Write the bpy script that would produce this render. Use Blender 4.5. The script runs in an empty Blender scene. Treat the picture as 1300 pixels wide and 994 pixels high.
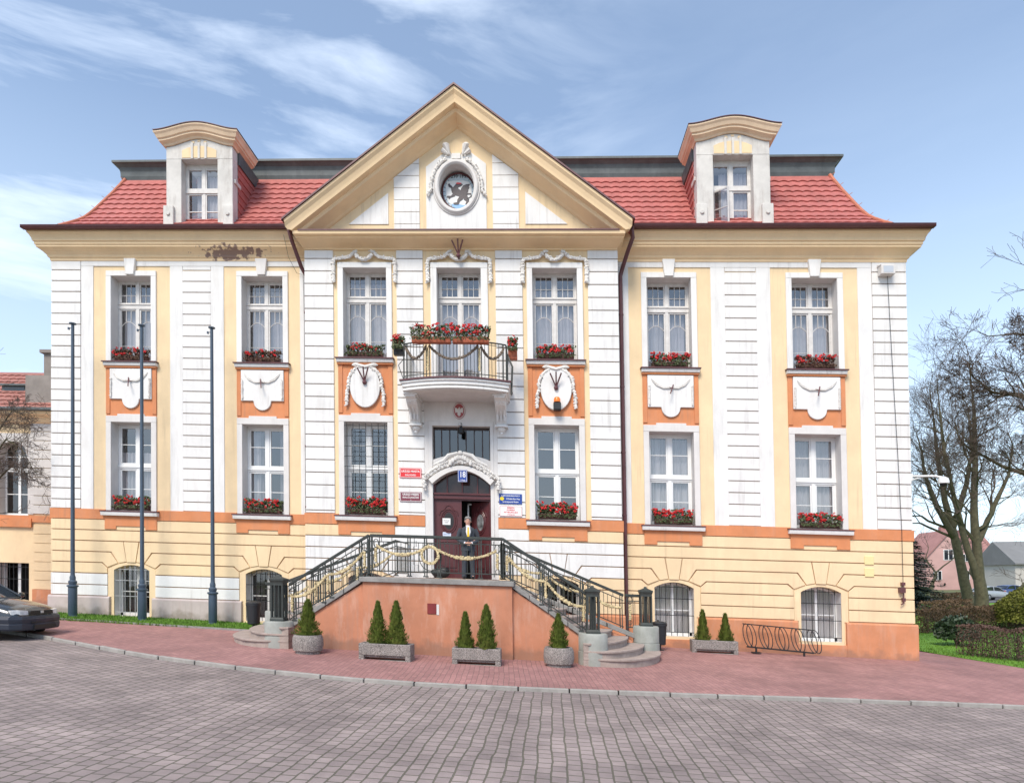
import bpy, math, random
from mathutils import Vector, Matrix
R=math.radians; PI=math.pi
S=bpy.context.scene
col=S.collection
# ------------------------------------------------------------------ camera
K=0.045      # the street and the building's courses fall towards the right
cam=bpy.data.cameras.new('Camera'); camo=bpy.data.objects.new('Camera',cam); col.objects.link(camo)
S.camera=camo
cam.sensor_width=36; cam.lens=36*840/1300.
cam.shift_x=(650-635.9)/1300; cam.shift_y=(718.96-497)/1300
cam.clip_start=.1; cam.clip_end=5000
yaw,pitch,roll=-0.062225,0.020237,-0.0129508
fw=Vector((math.sin(yaw)*math.cos(pitch),math.cos(yaw)*math.cos(pitch),math.sin(pitch)))
rr=Vector((math.cos(yaw),-math.sin(yaw),0)); uu=rr.cross(fw)
r2=math.cos(roll)*rr+math.sin(roll)*uu; u2=-math.sin(roll)*rr+math.cos(roll)*uu
M=Matrix((( r2.x,u2.x,-fw.x,2.38),(r2.y,u2.y,-fw.y,-20.296),(r2.z,u2.z,-fw.z,0.001),(0,0,0,1)))
camo.matrix_world=M
# ------------------------------------------------------------------ world, sun, exposure
SUN_EL=50; SUN_AZ=197
w=bpy.data.worlds.new('World'); S.world=w; w.use_nodes=True
nt=w.node_tree; nt.nodes.clear()
def N(t,ty,**k):
    n=t.nodes.new(ty)
    for a,b in k.items():
        if a.startswith('i_'): n.inputs[a[2:].replace('_',' ')].default_value=b
        else: setattr(n,a,b)
    return n
sky=N(nt,'ShaderNodeTexSky',sky_type='NISHITA'); sky.sun_disc=False
sky.sun_elevation=R(SUN_EL); sky.sun_rotation=R(SUN_AZ); sky.air_density=1.0; sky.dust_density=.3; sky.ozone_density=2.2
tc=N(nt,'ShaderNodeTexCoord'); mp=N(nt,'ShaderNodeMapping'); mp.inputs['Scale'].default_value=(1.5,1.5,7.0); mp.inputs['Rotation'].default_value=(0,R(6),0)
nz=N(nt,'ShaderNodeTexNoise'); nz.inputs['Scale'].default_value=1.7; nz.inputs['Detail'].default_value=9; nz.inputs['Roughness'].default_value=.58; nz.inputs['Distortion'].default_value=.35
nt.links.new(tc.outputs['Generated'],mp.inputs['Vector']); nt.links.new(mp.outputs['Vector'],nz.inputs['Vector'])
rp=N(nt,'ShaderNodeValToRGB'); rp.color_ramp.elements[0].position=.455; rp.color_ramp.elements[1].position=.72
rp.color_ramp.elements[0].color=(0,0,0,1); rp.color_ramp.elements[1].color=(1,1,1,1)
nt.links.new(nz.outputs['Fac'],rp.inputs['Fac'])
# broad veil of cirrus, thicker to the left
sx=N(nt,'ShaderNodeSeparateXYZ'); nt.links.new(tc.outputs['Generated'],sx.inputs['Vector'])
mrx=N(nt,'ShaderNodeMapRange'); mrx.inputs['From Min'].default_value=.18; mrx.inputs['From Max'].default_value=-.2; mrx.inputs['To Min'].default_value=.04; mrx.inputs['To Max'].default_value=.8
nt.links.new(sx.outputs['X'],mrx.inputs['Value'])
mu=N(nt,'ShaderNodeMath',operation='MULTIPLY'); nt.links.new(rp.outputs['Color'],mu.inputs[0]); nt.links.new(mrx.outputs['Result'],mu.inputs[1])
# pale haze near the horizon
mrz=N(nt,'ShaderNodeMapRange'); mrz.inputs['From Min'].default_value=.56; mrz.inputs['From Max'].default_value=0.0; mrz.inputs['To Min'].default_value=0.15; mrz.inputs['To Max'].default_value=.85
nt.links.new(sx.outputs['Z'],mrz.inputs['Value'])
mx=N(nt,'ShaderNodeMixRGB'); nt.links.new(mrz.outputs['Result'],mx.inputs['Fac']); nt.links.new(sky.outputs['Color'],mx.inputs['Color1']); mx.inputs['Color2'].default_value=(4.8,5.8,6.8,1)
mix=N(nt,'ShaderNodeMixRGB'); nt.links.new(mu.outputs[0],mix.inputs['Fac']); nt.links.new(mx.outputs[0],mix.inputs['Color1']); mix.inputs['Color2'].default_value=(5.9,6.6,7.6,1)
bg=N(nt,'ShaderNodeBackground'); bg.inputs['Strength'].default_value=.105
wo=N(nt,'ShaderNodeOutputWorld'); nt.links.new(mix.outputs[0],bg.inputs['Color']); nt.links.new(bg.outputs[0],wo.inputs['Surface'])
sl=bpy.data.lights.new('Sun','SUN'); sl.energy=1.9; sl.angle=R(22); sl.color=(1,.915,.79)
so=bpy.data.objects.new('Sun',sl); col.objects.link(so)
d=Vector((math.sin(R(SUN_AZ))*math.cos(R(SUN_EL)),math.cos(R(SUN_AZ))*math.cos(R(SUN_EL)),math.sin(R(SUN_EL))))
so.rotation_euler=(-d).to_track_quat('-Z','Y').to_euler()
S.view_settings.view_transform='Standard'; S.view_settings.look='None'; S.view_settings.exposure=1.04; S.view_settings.gamma=1
S.view_settings.use_curve_mapping=False
S.render.engine='CYCLES'
# ------------------------------------------------------------------ materials
def mat(name,base,rough=.8,var=.12,scale=3.,bump=.0,bscale=40.,metal=0.,dirt=0.,dirtcol=(.25,.22,.19),spec=.5,coord='P',trans=0,streak=0.,fine=0.,splash=None):
    m=bpy.data.materials.new(name); m.use_nodes=True; t=m.node_tree; b=t.nodes['Principled BSDF']
    b.inputs['Roughness'].default_value=rough; b.inputs['Metallic'].default_value=metal
    b.inputs['Specular IOR Level'].default_value=spec
    if coord=='P': src=N(t,'ShaderNodeNewGeometry').outputs['Position']
    else: src=N(t,'ShaderNodeTexCoord').outputs['Object']
    n=N(t,'ShaderNodeTexNoise'); n.inputs['Scale'].default_value=scale; n.inputs['Detail'].default_value=6; n.inputs['Roughness'].default_value=.62
    t.links.new(src,n.inputs['Vector'])
    mr=N(t,'ShaderNodeMapRange'); mr.inputs['From Min'].default_value=.3; mr.inputs['From Max'].default_value=.7
    mr.inputs['To Min'].default_value=1-var; mr.inputs['To Max'].default_value=1+var*.6; t.links.new(n.outputs['Fac'],mr.inputs['Value'])
    c=N(t,'ShaderNodeVectorMath',operation='SCALE'); c.inputs[0].default_value=base[:3]; t.links.new(mr.outputs['Result'],c.inputs['Scale'])
    out=c.outputs[0]
    if fine>0:
        n4=N(t,'ShaderNodeTexNoise'); n4.inputs['Scale'].default_value=bscale; n4.inputs['Detail'].default_value=4; t.links.new(src,n4.inputs['Vector'])
        m4=N(t,'ShaderNodeMapRange'); m4.inputs['From Min'].default_value=.35; m4.inputs['From Max'].default_value=.65; m4.inputs['To Min'].default_value=1-fine; m4.inputs['To Max'].default_value=1+fine; t.links.new(n4.outputs['Fac'],m4.inputs['Value'])
        c4=N(t,'ShaderNodeVectorMath',operation='SCALE'); t.links.new(out,c4.inputs[0]); t.links.new(m4.outputs['Result'],c4.inputs['Scale']); out=c4.outputs[0]
    if dirt>0:
        mp=N(t,'ShaderNodeMapping'); mp.inputs['Scale'].default_value=(2.2,2.2,.55); t.links.new(src,mp.inputs['Vector'])
        n2=N(t,'ShaderNodeTexNoise'); n2.inputs['Scale'].default_value=1.3; n2.inputs['Detail'].default_value=9; n2.inputs['Roughness'].default_value=.72
        t.links.new(mp.outputs['Vector'],n2.inputs['Vector'])
        m2=N(t,'ShaderNodeMapRange'); m2.inputs['From Min'].default_value=.5; m2.inputs['From Max'].default_value=.8; m2.inputs['To Max'].default_value=dirt; t.links.new(n2.outputs['Fac'],m2.inputs['Value'])
        mx=N(t,'ShaderNodeMixRGB'); t.links.new(m2.outputs['Result'],mx.inputs['Fac']); t.links.new(out,mx.inputs['Color1']); mx.inputs['Color2'].default_value=(*dirtcol,1); out=mx.outputs[0]
    if streak>0:
        ms=N(t,'ShaderNodeMapping'); ms.inputs['Scale'].default_value=(5.,5.,.28); t.links.new(src,ms.inputs['Vector'])
        n5=N(t,'ShaderNodeTexNoise'); n5.inputs['Scale'].default_value=1.6; n5.inputs['Detail'].default_value=7; n5.inputs['Roughness'].default_value=.6; t.links.new(ms.outputs['Vector'],n5.inputs['Vector'])
        n6=N(t,'ShaderNodeTexNoise'); n6.inputs['Scale'].default_value=.55; n6.inputs['Detail'].default_value=3; t.links.new(src,n6.inputs['Vector'])
        m5=N(t,'ShaderNodeMapRange'); m5.inputs['From Min'].default_value=.52; m5.inputs['From Max'].default_value=.74; t.links.new(n5.outputs['Fac'],m5.inputs['Value'])
        m6=N(t,'ShaderNodeMapRange'); m6.inputs['From Min'].default_value=.42; m6.inputs['From Max'].default_value=.62; m6.inputs['To Max'].default_value=streak; t.links.new(n6.outputs['Fac'],m6.inputs['Value'])
        mm=N(t,'ShaderNodeMath',operation='MULTIPLY'); t.links.new(m5.outputs[0],mm.inputs[0]); t.links.new(m6.outputs[0],mm.inputs[1])
        x5=N(t,'ShaderNodeMixRGB'); t.links.new(mm.outputs[0],x5.inputs['Fac']); t.links.new(out,x5.inputs['Color1']); x5.inputs['Color2'].default_value=(*[q*.55 for q in dirtcol],1); out=x5.outputs[0]
    if splash:
        sp=N(t,'ShaderNodeSeparateXYZ'); t.links.new(src,sp.inputs[0])
        a1=N(t,'ShaderNodeMath',operation='MULTIPLY_ADD'); t.links.new(sp.outputs['X'],a1.inputs[0]); a1.inputs[1].default_value=.0623; t.links.new(sp.outputs['Z'],a1.inputs[2])
        n7=N(t,'ShaderNodeTexNoise'); n7.inputs['Scale'].default_value=2.6; n7.inputs['Detail'].default_value=8; t.links.new(src,n7.inputs['Vector'])
        a2=N(t,'ShaderNodeMath',operation='MULTIPLY_ADD'); t.links.new(n7.outputs['Fac'],a2.inputs[0]); a2.inputs[1].default_value=-.9; t.links.new(a1.outputs[0],a2.inputs[2])
        m7=N(t,'ShaderNodeMapRange'); m7.inputs['From Min'].default_value=-2.08; m7.inputs['From Max'].default_value=-1.88; m7.inputs['To Min'].default_value=.6; m7.inputs['To Max'].default_value=0; t.links.new(a2.outputs[0],m7.inputs['Value'])
        x7=N(t,'ShaderNodeMixRGB'); t.links.new(m7.outputs[0],x7.inputs['Fac']); t.links.new(out,x7.inputs['Color1']); x7.inputs['Color2'].default_value=(*splash,1); out=x7.outputs[0]
    t.links.new(out,b.inputs['Base Color'])
    if bump>0:
        n3=N(t,'ShaderNodeTexNoise'); n3.inputs['Scale'].default_value=bscale; n3.inputs['Detail'].default_value=5; t.links.new(src,n3.inputs['Vector'])
        bp=N(t,'ShaderNodeBump'); bp.inputs['Strength'].default_value=bump; bp.inputs['Distance'].default_value=.02; t.links.new(n3.outputs['Fac'],bp.inputs['Height']); t.links.new(bp.outputs[0],b.inputs['Normal'])
    m['out']=0
    return m
def patch(m,boxes,colr,thr=.5,scale=5.):
    """fallen plaster: an irregular flake region inside an ellipse (cx,cz,rx,rz)"""
    t=m.node_tree; b=t.nodes['Principled BSDF']; prev=b.inputs['Base Color'].links[0].from_socket
    g=N(t,'ShaderNodeNewGeometry').outputs['Position']
    for cx,cz,rx,rz in boxes:
        a=N(t,'ShaderNodeVectorMath',operation='SUBTRACT'); t.links.new(g,a.inputs[0]); a.inputs[1].default_value=(cx,0,cz)
        s=N(t,'ShaderNodeVectorMath',operation='MULTIPLY'); t.links.new(a.outputs[0],s.inputs[0]); s.inputs[1].default_value=(1/rx,0,1/rz)
        l=N(t,'ShaderNodeVectorMath',operation='LENGTH'); t.links.new(s.outputs[0],l.inputs[0])
        n=N(t,'ShaderNodeTexNoise'); n.inputs['Scale'].default_value=scale; n.inputs['Detail'].default_value=8; t.links.new(g,n.inputs['Vector'])
        ad=N(t,'ShaderNodeMath',operation='MULTIPLY_ADD'); t.links.new(n.outputs['Fac'],ad.inputs[0]); ad.inputs[1].default_value=-3.2; t.links.new(l.outputs['Value'],ad.inputs[2])
        lt=N(t,'ShaderNodeMapRange'); lt.inputs['From Min'].default_value=-.95; lt.inputs['From Max'].default_value=-.75; lt.inputs['To Min'].default_value=1; lt.inputs['To Max'].default_value=0; t.links.new(ad.outputs[0],lt.inputs['Value'])
        mx=N(t,'ShaderNodeMixRGB'); t.links.new(lt.outputs['Result'],mx.inputs['Fac']); t.links.new(prev,mx.inputs['Color1']); mx.inputs['Color2'].default_value=(*colr,1); prev=mx.outputs[0]
    t.links.new(prev,b.inputs['Base Color'])
def brick(name,c1,c2,mortar,bw,bh,ms,rot=0,rough=.85,var=.25,bump=.4,off=.5):
    m=bpy.data.materials.new(name); m.use_nodes=True; t=m.node_tree; b=t.nodes['Principled BSDF']; b.inputs['Roughness'].default_value=rough
    g=N(t,'ShaderNodeNewGeometry').outputs['Position']; nd=N(t,'ShaderNodeTexNoise'); nd.inputs['Scale'].default_value=1.3; nd.inputs['Detail'].default_value=3; t.links.new(g,nd.inputs['Vector'])
    sc_=N(t,'ShaderNodeVectorMath',operation='MULTIPLY_ADD'); t.links.new(nd.outputs['Color'],sc_.inputs[0]); sc_.inputs[1].default_value=(.09,.09,0); t.links.new(g,sc_.inputs[2])
    mp=N(t,'ShaderNodeMapping'); mp.inputs['Rotation'].default_value=(0,0,rot); t.links.new(sc_.outputs[0],mp.inputs['Vector'])
    br=N(t,'ShaderNodeTexBrick'); br.offset=off; br.inputs['Color1'].default_value=(*c1,1); br.inputs['Color2'].default_value=(*c2,1); br.inputs['Mortar'].default_value=(*mortar,1)
    br.inputs['Scale'].default_value=1; br.inputs['Mortar Size'].default_value=ms; br.inputs['Mortar Smooth'].default_value=.3; br.inputs['Brick Width'].default_value=bw; br.inputs['Row Height'].default_value=bh; br.inputs['Bias'].default_value=0
    t.links.new(mp.outputs[0],br.inputs['Vector'])
    n=N(t,'ShaderNodeTexNoise'); n.inputs['Scale'].default_value=.9; n.inputs['Detail'].default_value=10; n.inputs['Roughness'].default_value=.7; t.links.new(g,n.inputs['Vector'])
    mr=N(t,'ShaderNodeMapRange'); mr.inputs['From Min'].default_value=.3; mr.inputs['From Max'].default_value=.7; mr.inputs['To Min'].default_value=1-var; mr.inputs['To Max'].default_value=1+var; t.links.new(n.outputs['Fac'],mr.inputs['Value'])
    c=N(t,'ShaderNodeVectorMath',operation='SCALE'); t.links.new(br.outputs['Color'],c.inputs[0]); t.links.new(mr.outputs['Result'],c.inputs['Scale'])
    ns=N(t,'ShaderNodeTexNoise'); ns.inputs['Scale'].default_value=.45; ns.inputs['Detail'].default_value=8; ns.inputs['Distortion'].default_value=.6; t.links.new(g,ns.inputs['Vector'])
    ms_=N(t,'ShaderNodeMapRange'); ms_.inputs['From Min'].default_value=.52; ms_.inputs['From Max'].default_value=.72; ms_.inputs['To Min'].default_value=0; ms_.inputs['To Max'].default_value=.45; t.links.new(ns.outputs['Fac'],ms_.inputs['Value'])
    mxs=N(t,'ShaderNodeMixRGB'); t.links.new(ms_.outputs['Result'],mxs.inputs['Fac']); t.links.new(c.outputs[0],mxs.inputs['Color1']); mxs.inputs['Color2'].default_value=(*[q*.55 for q in c2],1)
    t.links.new(mxs.outputs[0],b.inputs['Base Color'])
    n2=N(t,'ShaderNodeTexNoise'); n2.inputs['Scale'].default_value=60; t.links.new(g,n2.inputs['Vector'])
    ad=N(t,'ShaderNodeMath',operation='MULTIPLY_ADD'); t.links.new(n2.outputs['Fac'],ad.inputs[0]); ad.inputs[1].default_value=.25; 
    iv=N(t,'ShaderNodeMath',operation='SUBTRACT'); iv.inputs[0].default_value=1; t.links.new(br.outputs['Fac'],iv.inputs[1]); t.links.new(iv.outputs[0],ad.inputs[2])
    bp=N(t,'ShaderNodeBump'); bp.inputs['Strength'].default_value=bump; bp.inputs['Distance'].default_value=.015; t.links.new(ad.outputs[0],bp.inputs['Height']); t.links.new(bp.outputs[0],b.inputs['Normal'])
    return m
WHITE=mat('white_plaster',(.78,.765,.745),.85,.07,1.0,.15,60,dirt=.40,dirtcol=(.50,.45,.41),streak=.45)
YEL=mat('cream_yellow_plaster',(.81,.62,.385),.85,.10,1.1,.15,60,dirt=.30,dirtcol=(.60,.45,.29),streak=.40)
CORN=mat('ochre_cornice_plaster',(.90,.67,.41),.85,.07,1.5,.12,50,dirt=.18,dirtcol=(.45,.33,.22))
ORG=mat('orange_plaster',(.64,.245,.105),.85,.12,1.8,.15,60,dirt=.4,dirtcol=(.55,.33,.24),streak=.5)
GREYP=mat('greyish_plinth_plaster',(.52,.44,.42),.9,.14,1.6,.3,50,dirt=.5,dirtcol=(.42,.27,.22),streak=.4,splash=(.20,.16,.12))
PEACH=mat('peach_plinth_plaster',(.60,.25,.125),.9,.16,1.4,.2,50,dirt=.55,dirtcol=(.58,.40,.31),streak=.5,splash=(.26,.15,.11))
TERRW=mat('terrace_wall_plaster',(.53,.225,.13),.9,.2,1.0,.25,50,dirt=.75,dirtcol=(.66,.45,.36),streak=.45,splash=(.24,.14,.10))
SURR=mat('grey_white_surround',(.70,.67,.645),.85,.08,2,.15,60,dirt=.35,dirtcol=(.40,.36,.34))
WEATH=mat('weathered_white_plaster',(.66,.63,.59),.9,.15,2,.3,40,dirt=.75,dirtcol=(.28,.23,.2))
RELIEF=mat('white_stucco_relief',(.76,.73,.69),.85,.14,6,.2,60,dirt=.3,dirtcol=(.35,.3,.27))
STONE=mat('granite_coping',(.27,.26,.245),.85,.25,5,.3,70,dirt=.5,dirtcol=(.16,.16,.14),fine=.15)
STEPM=mat('terrazzo_steps',(.36,.29,.255),.85,.2,4,.2,80,fine=.12)
BASEST=mat('weathered_stone_base',(.34,.35,.32),.85,.2,4,.3,60,dirt=.7,dirtcol=(.2,.23,.17))
IRON=mat('dark_cast_iron',(.035,.042,.038),.55,.3,12,.2,80,dirt=.25,dirtcol=(.12,.08,.06))
GOLD=mat('gilded_garland',(.66,.54,.31),.6,.5,26,.3,90,dirt=.8,dirtcol=(.24,.15,.07),metal=.1)
BRONZE=mat('tarnished_garland',(.20,.15,.11),.7,.4,30,.3,90)
MAROON=mat('maroon_metal',(.125,.045,.05),.45,.2,4,dirt=.3,dirtcol=(.17,.11,.1))
TILE=mat('red_roof_tile',(.47,.15,.13),.6,.2,2.6,.1,30,spec=.35,dirt=.5,dirtcol=(.30,.12,.10),fine=.10)
RIDGE=mat('ridge_tile',(.50,.17,.10),.7,.2,4)
ZINC=mat('aged_zinc',(.10,.115,.115),.5,.3,3,.05,20,dirt=.4,dirtcol=(.2,.21,.21))
WOODW=mat('painted_window_wood',(.68,.655,.63),.6,.12,8,dirt=.25,dirtcol=(.36,.29,.24))
PVC=mat('white_window_frame',(.78,.78,.77),.35,.03,4)
DOORM=mat('oxblood_painted_door',(.095,.024,.026),.35,.15,5,.05,30)
DARK=mat('dark_interior',(.05,.047,.045),.9,.1,3)
CURT=mat('sheer_curtain',(.58,.57,.58),.9,.06,9)
LEAF=mat('geranium_leaves',(.075,.095,.035),.7,.45,22,coord='O')
RED=mat('red_geranium_petals',(.62,.018,.02),.6,.3,30)
BOXB=mat('brown_flower_box',(.10,.04,.03),.7,.2,5)
TERRA=mat('terracotta_flower_box',(.46,.13,.07),.75,.15,5)
THUJA=mat('thuja_foliage',(.15,.20,.028),.75,.5,14)
BARK=mat('mossy_bark',(.10,.088,.052),.95,.4,5,.6,25)
TWIG=mat('bare_twigs',(.11,.08,.065),.95,.3,5)
AGG=mat('exposed_aggregate_concrete',(.27,.24,.22),.9,.2,8,1.0,60,fine=.6)
SOIL=mat('soil',(.05,.035,.025),.95,.3,12)
BLUEP=mat('blue_grey_pole_paint',(.055,.085,.125),.45,.12,4)
PLAST=mat('black_plastic',(.02,.022,.026),.5,.2,4)
GRASSM=mat('grass_blades',(.10,.20,.018),.8,.4,3)
LAWN=mat('mown_lawn',(.13,.28,.02),.9,.3,4,.6,60,fine=.35)
EARTH=mat('far_ground',(.12,.13,.05),.95,.3,.2)
KERB=mat('concrete_kerb',(.34,.315,.29),.9,.22,4,.4,60,dirt=.45,dirtcol=(.2,.19,.16))
ASPH=mat('asphalt',(.13,.125,.125),.9,.2,1.2,.3,60)
PAVE=brick('pink_block_paving',(.375,.19,.175),(.30,.148,.14),(.17,.105,.09),.205,.105,.006,rot=R(87),var=.22)
ROAD=brick('grey_block_paving',(.315,.252,.238),(.24,.192,.184),(.12,.108,.08),.20,.17,.012,rot=R(91),var=.30,bump=.8)
WBRD=mat('white_enamel',(.8,.79,.77),.35,.03,3)
REDE=mat('red_enamel',(.68,.03,.035),.35,.05,3)
MARE=mat('maroon_enamel',(.20,.04,.06),.35,.08,3)
BLUE=mat('blue_enamel',(.02,.06,.30),.3,.05,3)
BLUE2=mat('light_blue_glass',(.25,.45,.72),.3,.1,3)
YELE=mat('yellow_enamel',(.8,.62,.03),.4,.05,3)
STEEL=mat('pale_steel',(.6,.6,.6),.4,.05,5,metal=.5)
BLACKM=mat('black_metal',(.015,.015,.016),.5,.2,6)
REFL=mat('orange_lamp',(.8,.2,.02),.3,.05,6)
def glass(name,tint=(.75,.8,.85),refl=.2):
    m=bpy.data.materials.new(name); m.use_nodes=True; t=m.node_tree; t.nodes.clear()
    tr=N(t,'ShaderNodeBsdfTransparent'); tr.inputs['Color'].default_value=(*tint,1)
    gl=N(t,'ShaderNodeBsdfGlossy'); gl.inputs['Roughness'].default_value=.03; gl.inputs['Color'].default_value=(.9,.88,.86,1)
    n=N(t,'ShaderNodeTexNoise'); n.inputs['Scale'].default_value=1.1; g=N(t,'ShaderNodeNewGeometry'); t.links.new(g.outputs['Position'],n.inputs['Vector'])
    bp=N(t,'ShaderNodeBump'); bp.inputs['Strength'].default_value=.12; bp.inputs['Distance'].default_value=.05; t.links.new(n.outputs['Fac'],bp.inputs['Height']); t.links.new(bp.outputs[0],gl.inputs['Normal'])
    mx=N(t,'ShaderNodeMixShader'); mx.inputs['Fac'].default_value=refl; t.links.new(tr.outputs[0],mx.inputs[1]); t.links.new(gl.outputs[0],mx.inputs[2])
    o=N(t,'ShaderNodeOutputMaterial'); t.links.new(mx.outputs[0],o.inputs['Surface']); return m
GLASS=glass('window_glass',(.74,.74,.76),.2); GLASSD=glass('dark_glass',(.35,.38,.4),.13)
# ------------------------------------------------------------------ helpers
def gb(x,y):
    """ground height in the building's own (unsloped) frame"""
    xx=max(-17.,min(17.,x)); z=-1.70-.0173*xx+.02*max(-9.,min(0.,y))
    return z - K*(xx-x)
def G(x,y): return gb(x,y)-K*x
def org(o):
    p=Vector((0,0,0))
    while o is not None: p+=Vector(o.location); o=o.parent
    return p
class MB:
    tf=None
    def __init__(s): s.v=[];s.f=[]
    def poly(s,pts):
        b=len(s.v); s.v+= [tuple(p) for p in pts]; s.f.append(tuple(range(b,b+len(pts))))
    def box(s,x0,x1,y0,y1,z0,z1):
        if x0>x1:x0,x1=x1,x0
        if y0>y1:y0,y1=y1,y0
        if z0>z1:z0,z1=z1,z0
        b=len(s.v); s.v+=[(x0,y0,z0),(x1,y0,z0),(x1,y1,z0),(x0,y1,z0),(x0,y0,z1),(x1,y0,z1),(x1,y1,z1),(x0,y1,z1)]
        s.f+=[(b,b+3,b+2,b+1),(b+4,b+5,b+6,b+7),(b,b+1,b+5,b+4),(b+1,b+2,b+6,b+5),(b+2,b+3,b+7,b+6),(b+3,b,b+4,b+7)]
    def prism(s,poly,a0,a1,ax='y'):
        """poly in (x,z) extruded along y, or (x,y) along z, or (y,z) along x"""
        f={'y':lambda p,a:(p[0],a,p[1]),'z':lambda p,a:(p[0],p[1],a),'x':lambda p,a:(a,p[0],p[1])}[ax]
        n=len(poly); b=len(s.v); s.v+=[f(p,a0) for p in poly]+[f(p,a1) for p in poly]
        ar=sum(poly[i][0]*poly[(i+1)%n][1]-poly[(i+1)%n][0]*poly[i][1] for i in range(n))
        if ax=='y': ar=-ar
        if a1<a0: ar=-ar
        lo=list(range(b,b+n)); hi=list(range(b+n,b+2*n))
        if ar>0: lo=lo[::-1]
        else: hi=hi[::-1]
        s.f.append(tuple(lo)); s.f.append(tuple(hi))
        for i in range(n):
            j=(i+1)%n; q=(b+i,b+j,b+n+j,b+n+i); s.f.append(q if ar>0 else q[::-1])
    def tube(s,path,r,n=8,cap=True,closed=False):
        P=[Vector(p) for p in path]; L=len(P); rs=r if isinstance(r,(list,tuple)) else [r]*L
        b=len(s.v); up=None
        for i in range(L):
            if closed: t=P[(i+1)%L]-P[i-1]
            else: t=P[min(i+1,L-1)]-P[max(i-1,0)]
            if t.length<1e-9: t=Vector((0,0,1))
            t.normalize()
            if up is None:
                up=Vector((0,0,1)) if abs(t.z)<.9 else Vector((1,0,0))
            a=t.cross(up)
            if a.length<1e-4: a=t.cross(Vector((1,0,0))) if abs(t.x)<.9 else t.cross(Vector((0,1,0)))
            a.normalize(); c=a.cross(t); up=c.copy()
            for k in range(n):
                an=2*PI*(k+.5)/n; s.v.append(tuple(P[i]+a*math.cos(an)*rs[i]+c*math.sin(an)*rs[i]))
        for i in range(L if closed else L-1):
            j=(i+1)%L
            for k in range(n):
                m=(k+1)%n; s.f.append((b+i*n+k,b+i*n+m,b+j*n+m,b+j*n+k))
        if cap and not closed:
            s.f.append(tuple(b+k for k in range(n))[::-1]); s.f.append(tuple(b+(L-1)*n+k for k in range(n)))
    def bar(s,p,q,wd,h=None): s.tube([p,q],(wd/2)*1.414 if h is None else wd*.707,4)
    def lathe(s,prof,cx,cy,cz,n=24,sq=False):
        b=len(s.v)
        for (r,z) in prof:
            for k in range(n):
                a=2*PI*(k+.5)/n; q=r*(1.414 if sq else 1); s.v.append((cx+q*math.cos(a),cy+q*math.sin(a),cz+z))
        for i in range(len(prof)-1):
            for k in range(n):
                m=(k+1)%n; s.f.append((b+i*n+k,b+i*n+m,b+(i+1)*n+m,b+(i+1)*n+k))
        s.f.append(tuple(b+k for k in range(n))[::-1]); s.f.append(tuple(b+(len(prof)-1)*n+k for k in range(n)))
    def ball(s,c,rx,ry=None,rz=None,n=8,m=5):
        ry=ry or rx; rz=rz or rx; b=len(s.v)
        for i in range(m+1):
            th=PI*i/m
            for k in range(n): s.v.append((c[0]+rx*math.sin(th)*math.cos(2*PI*k/n),c[1]+ry*math.sin(th)*math.sin(2*PI*k/n),c[2]-rz*math.cos(th)))
        for i in range(m):
            for k in range(n): s.f.append((b+i*n+k,b+i*n+(k+1)%n,b+(i+1)*n+(k+1)%n,b+(i+1)*n+k))
    def sweep(s,prof,fn):
        """prof: list of (o,z); fn(o,z)->list of path points"""
        rows=[fn(o,z) for o,z in prof]; L=len(rows[0]); b=len(s.v)
        for r_ in rows: s.v+=[tuple(p) for p in r_]
        for i in range(len(rows)-1):
            for k in range(L-1): s.f.append((b+i*L+k,b+i*L+k+1,b+(i+1)*L+k+1,b+(i+1)*L+k))
        s.f.append(tuple(b+i*L for i in range(len(rows)))[::-1]); s.f.append(tuple(b+i*L+L-1 for i in range(len(rows))))
    def add(s,o,dx=0,dy=0,dz=0):
        b=len(s.v); s.v+=[(x+dx,y+dy,z+dz) for x,y,z in o.v]; s.f+=[tuple(i+b for i in f) for f in o.f]
    def clusters(s,gap):
        n=len(s.v); par=list(range(n))
        def fd(a):
            while par[a]!=a: par[a]=par[par[a]]; a=par[a]
            return a
        for f in s.f:
            r0=fd(f[0])
            for q in f[1:]:
                r1=fd(q)
                if r1!=r0: par[r1]=r0
        comp={}
        for i in range(n): comp.setdefault(fd(i),[]).append(i)
        bbs=[]
        for k,vs in comp.items():
            lo=[min(s.v[i][a] for i in vs) for a in range(3)]; hi=[max(s.v[i][a] for i in vs) for a in range(3)]; bbs.append((lo,hi,k))
        bbs.sort(key=lambda b:b[0][0]); cp={b[2]:b[2] for b in bbs}
        def f2(a):
            while cp[a]!=a: a=cp[a]
            return a
        for i,(lo,hi,k) in enumerate(bbs):
            for lo2,hi2,k2 in bbs[i+1:]:
                if lo2[0]>hi[0]+gap: break
                if all(lo[a]-gap<=hi2[a] and lo2[a]-gap<=hi[a] for a in (1,2)):
                    a_,b_=f2(k),f2(k2)
                    if a_!=b_: cp[b_]=a_
        out={}
        for f in s.f: out.setdefault(f2(fd(f[0])),[]).append(f)
        res=[]
        for fs in out.values():
            m=MB(); mp_={}
            for f in fs:
                g=[]
                for q in f:
                    if q not in mp_: mp_[q]=len(m.v); m.v.append(s.v[q])
                    g.append(mp_[q])
                m.f.append(tuple(g))
            res.append(m)
        return res
    def build(s,name,m,parent=None,shear=True,smooth=False,bevel=0,local=False,loc=None,gap=None):
        if gap is not None:
            r_=None
            for c in s.clusters(gap): r_=c.build(name,m,parent,shear,smooth,bevel,local,loc)
            return r_
        return s.build1(name,m,parent,shear,smooth,bevel,local,loc)
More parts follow.
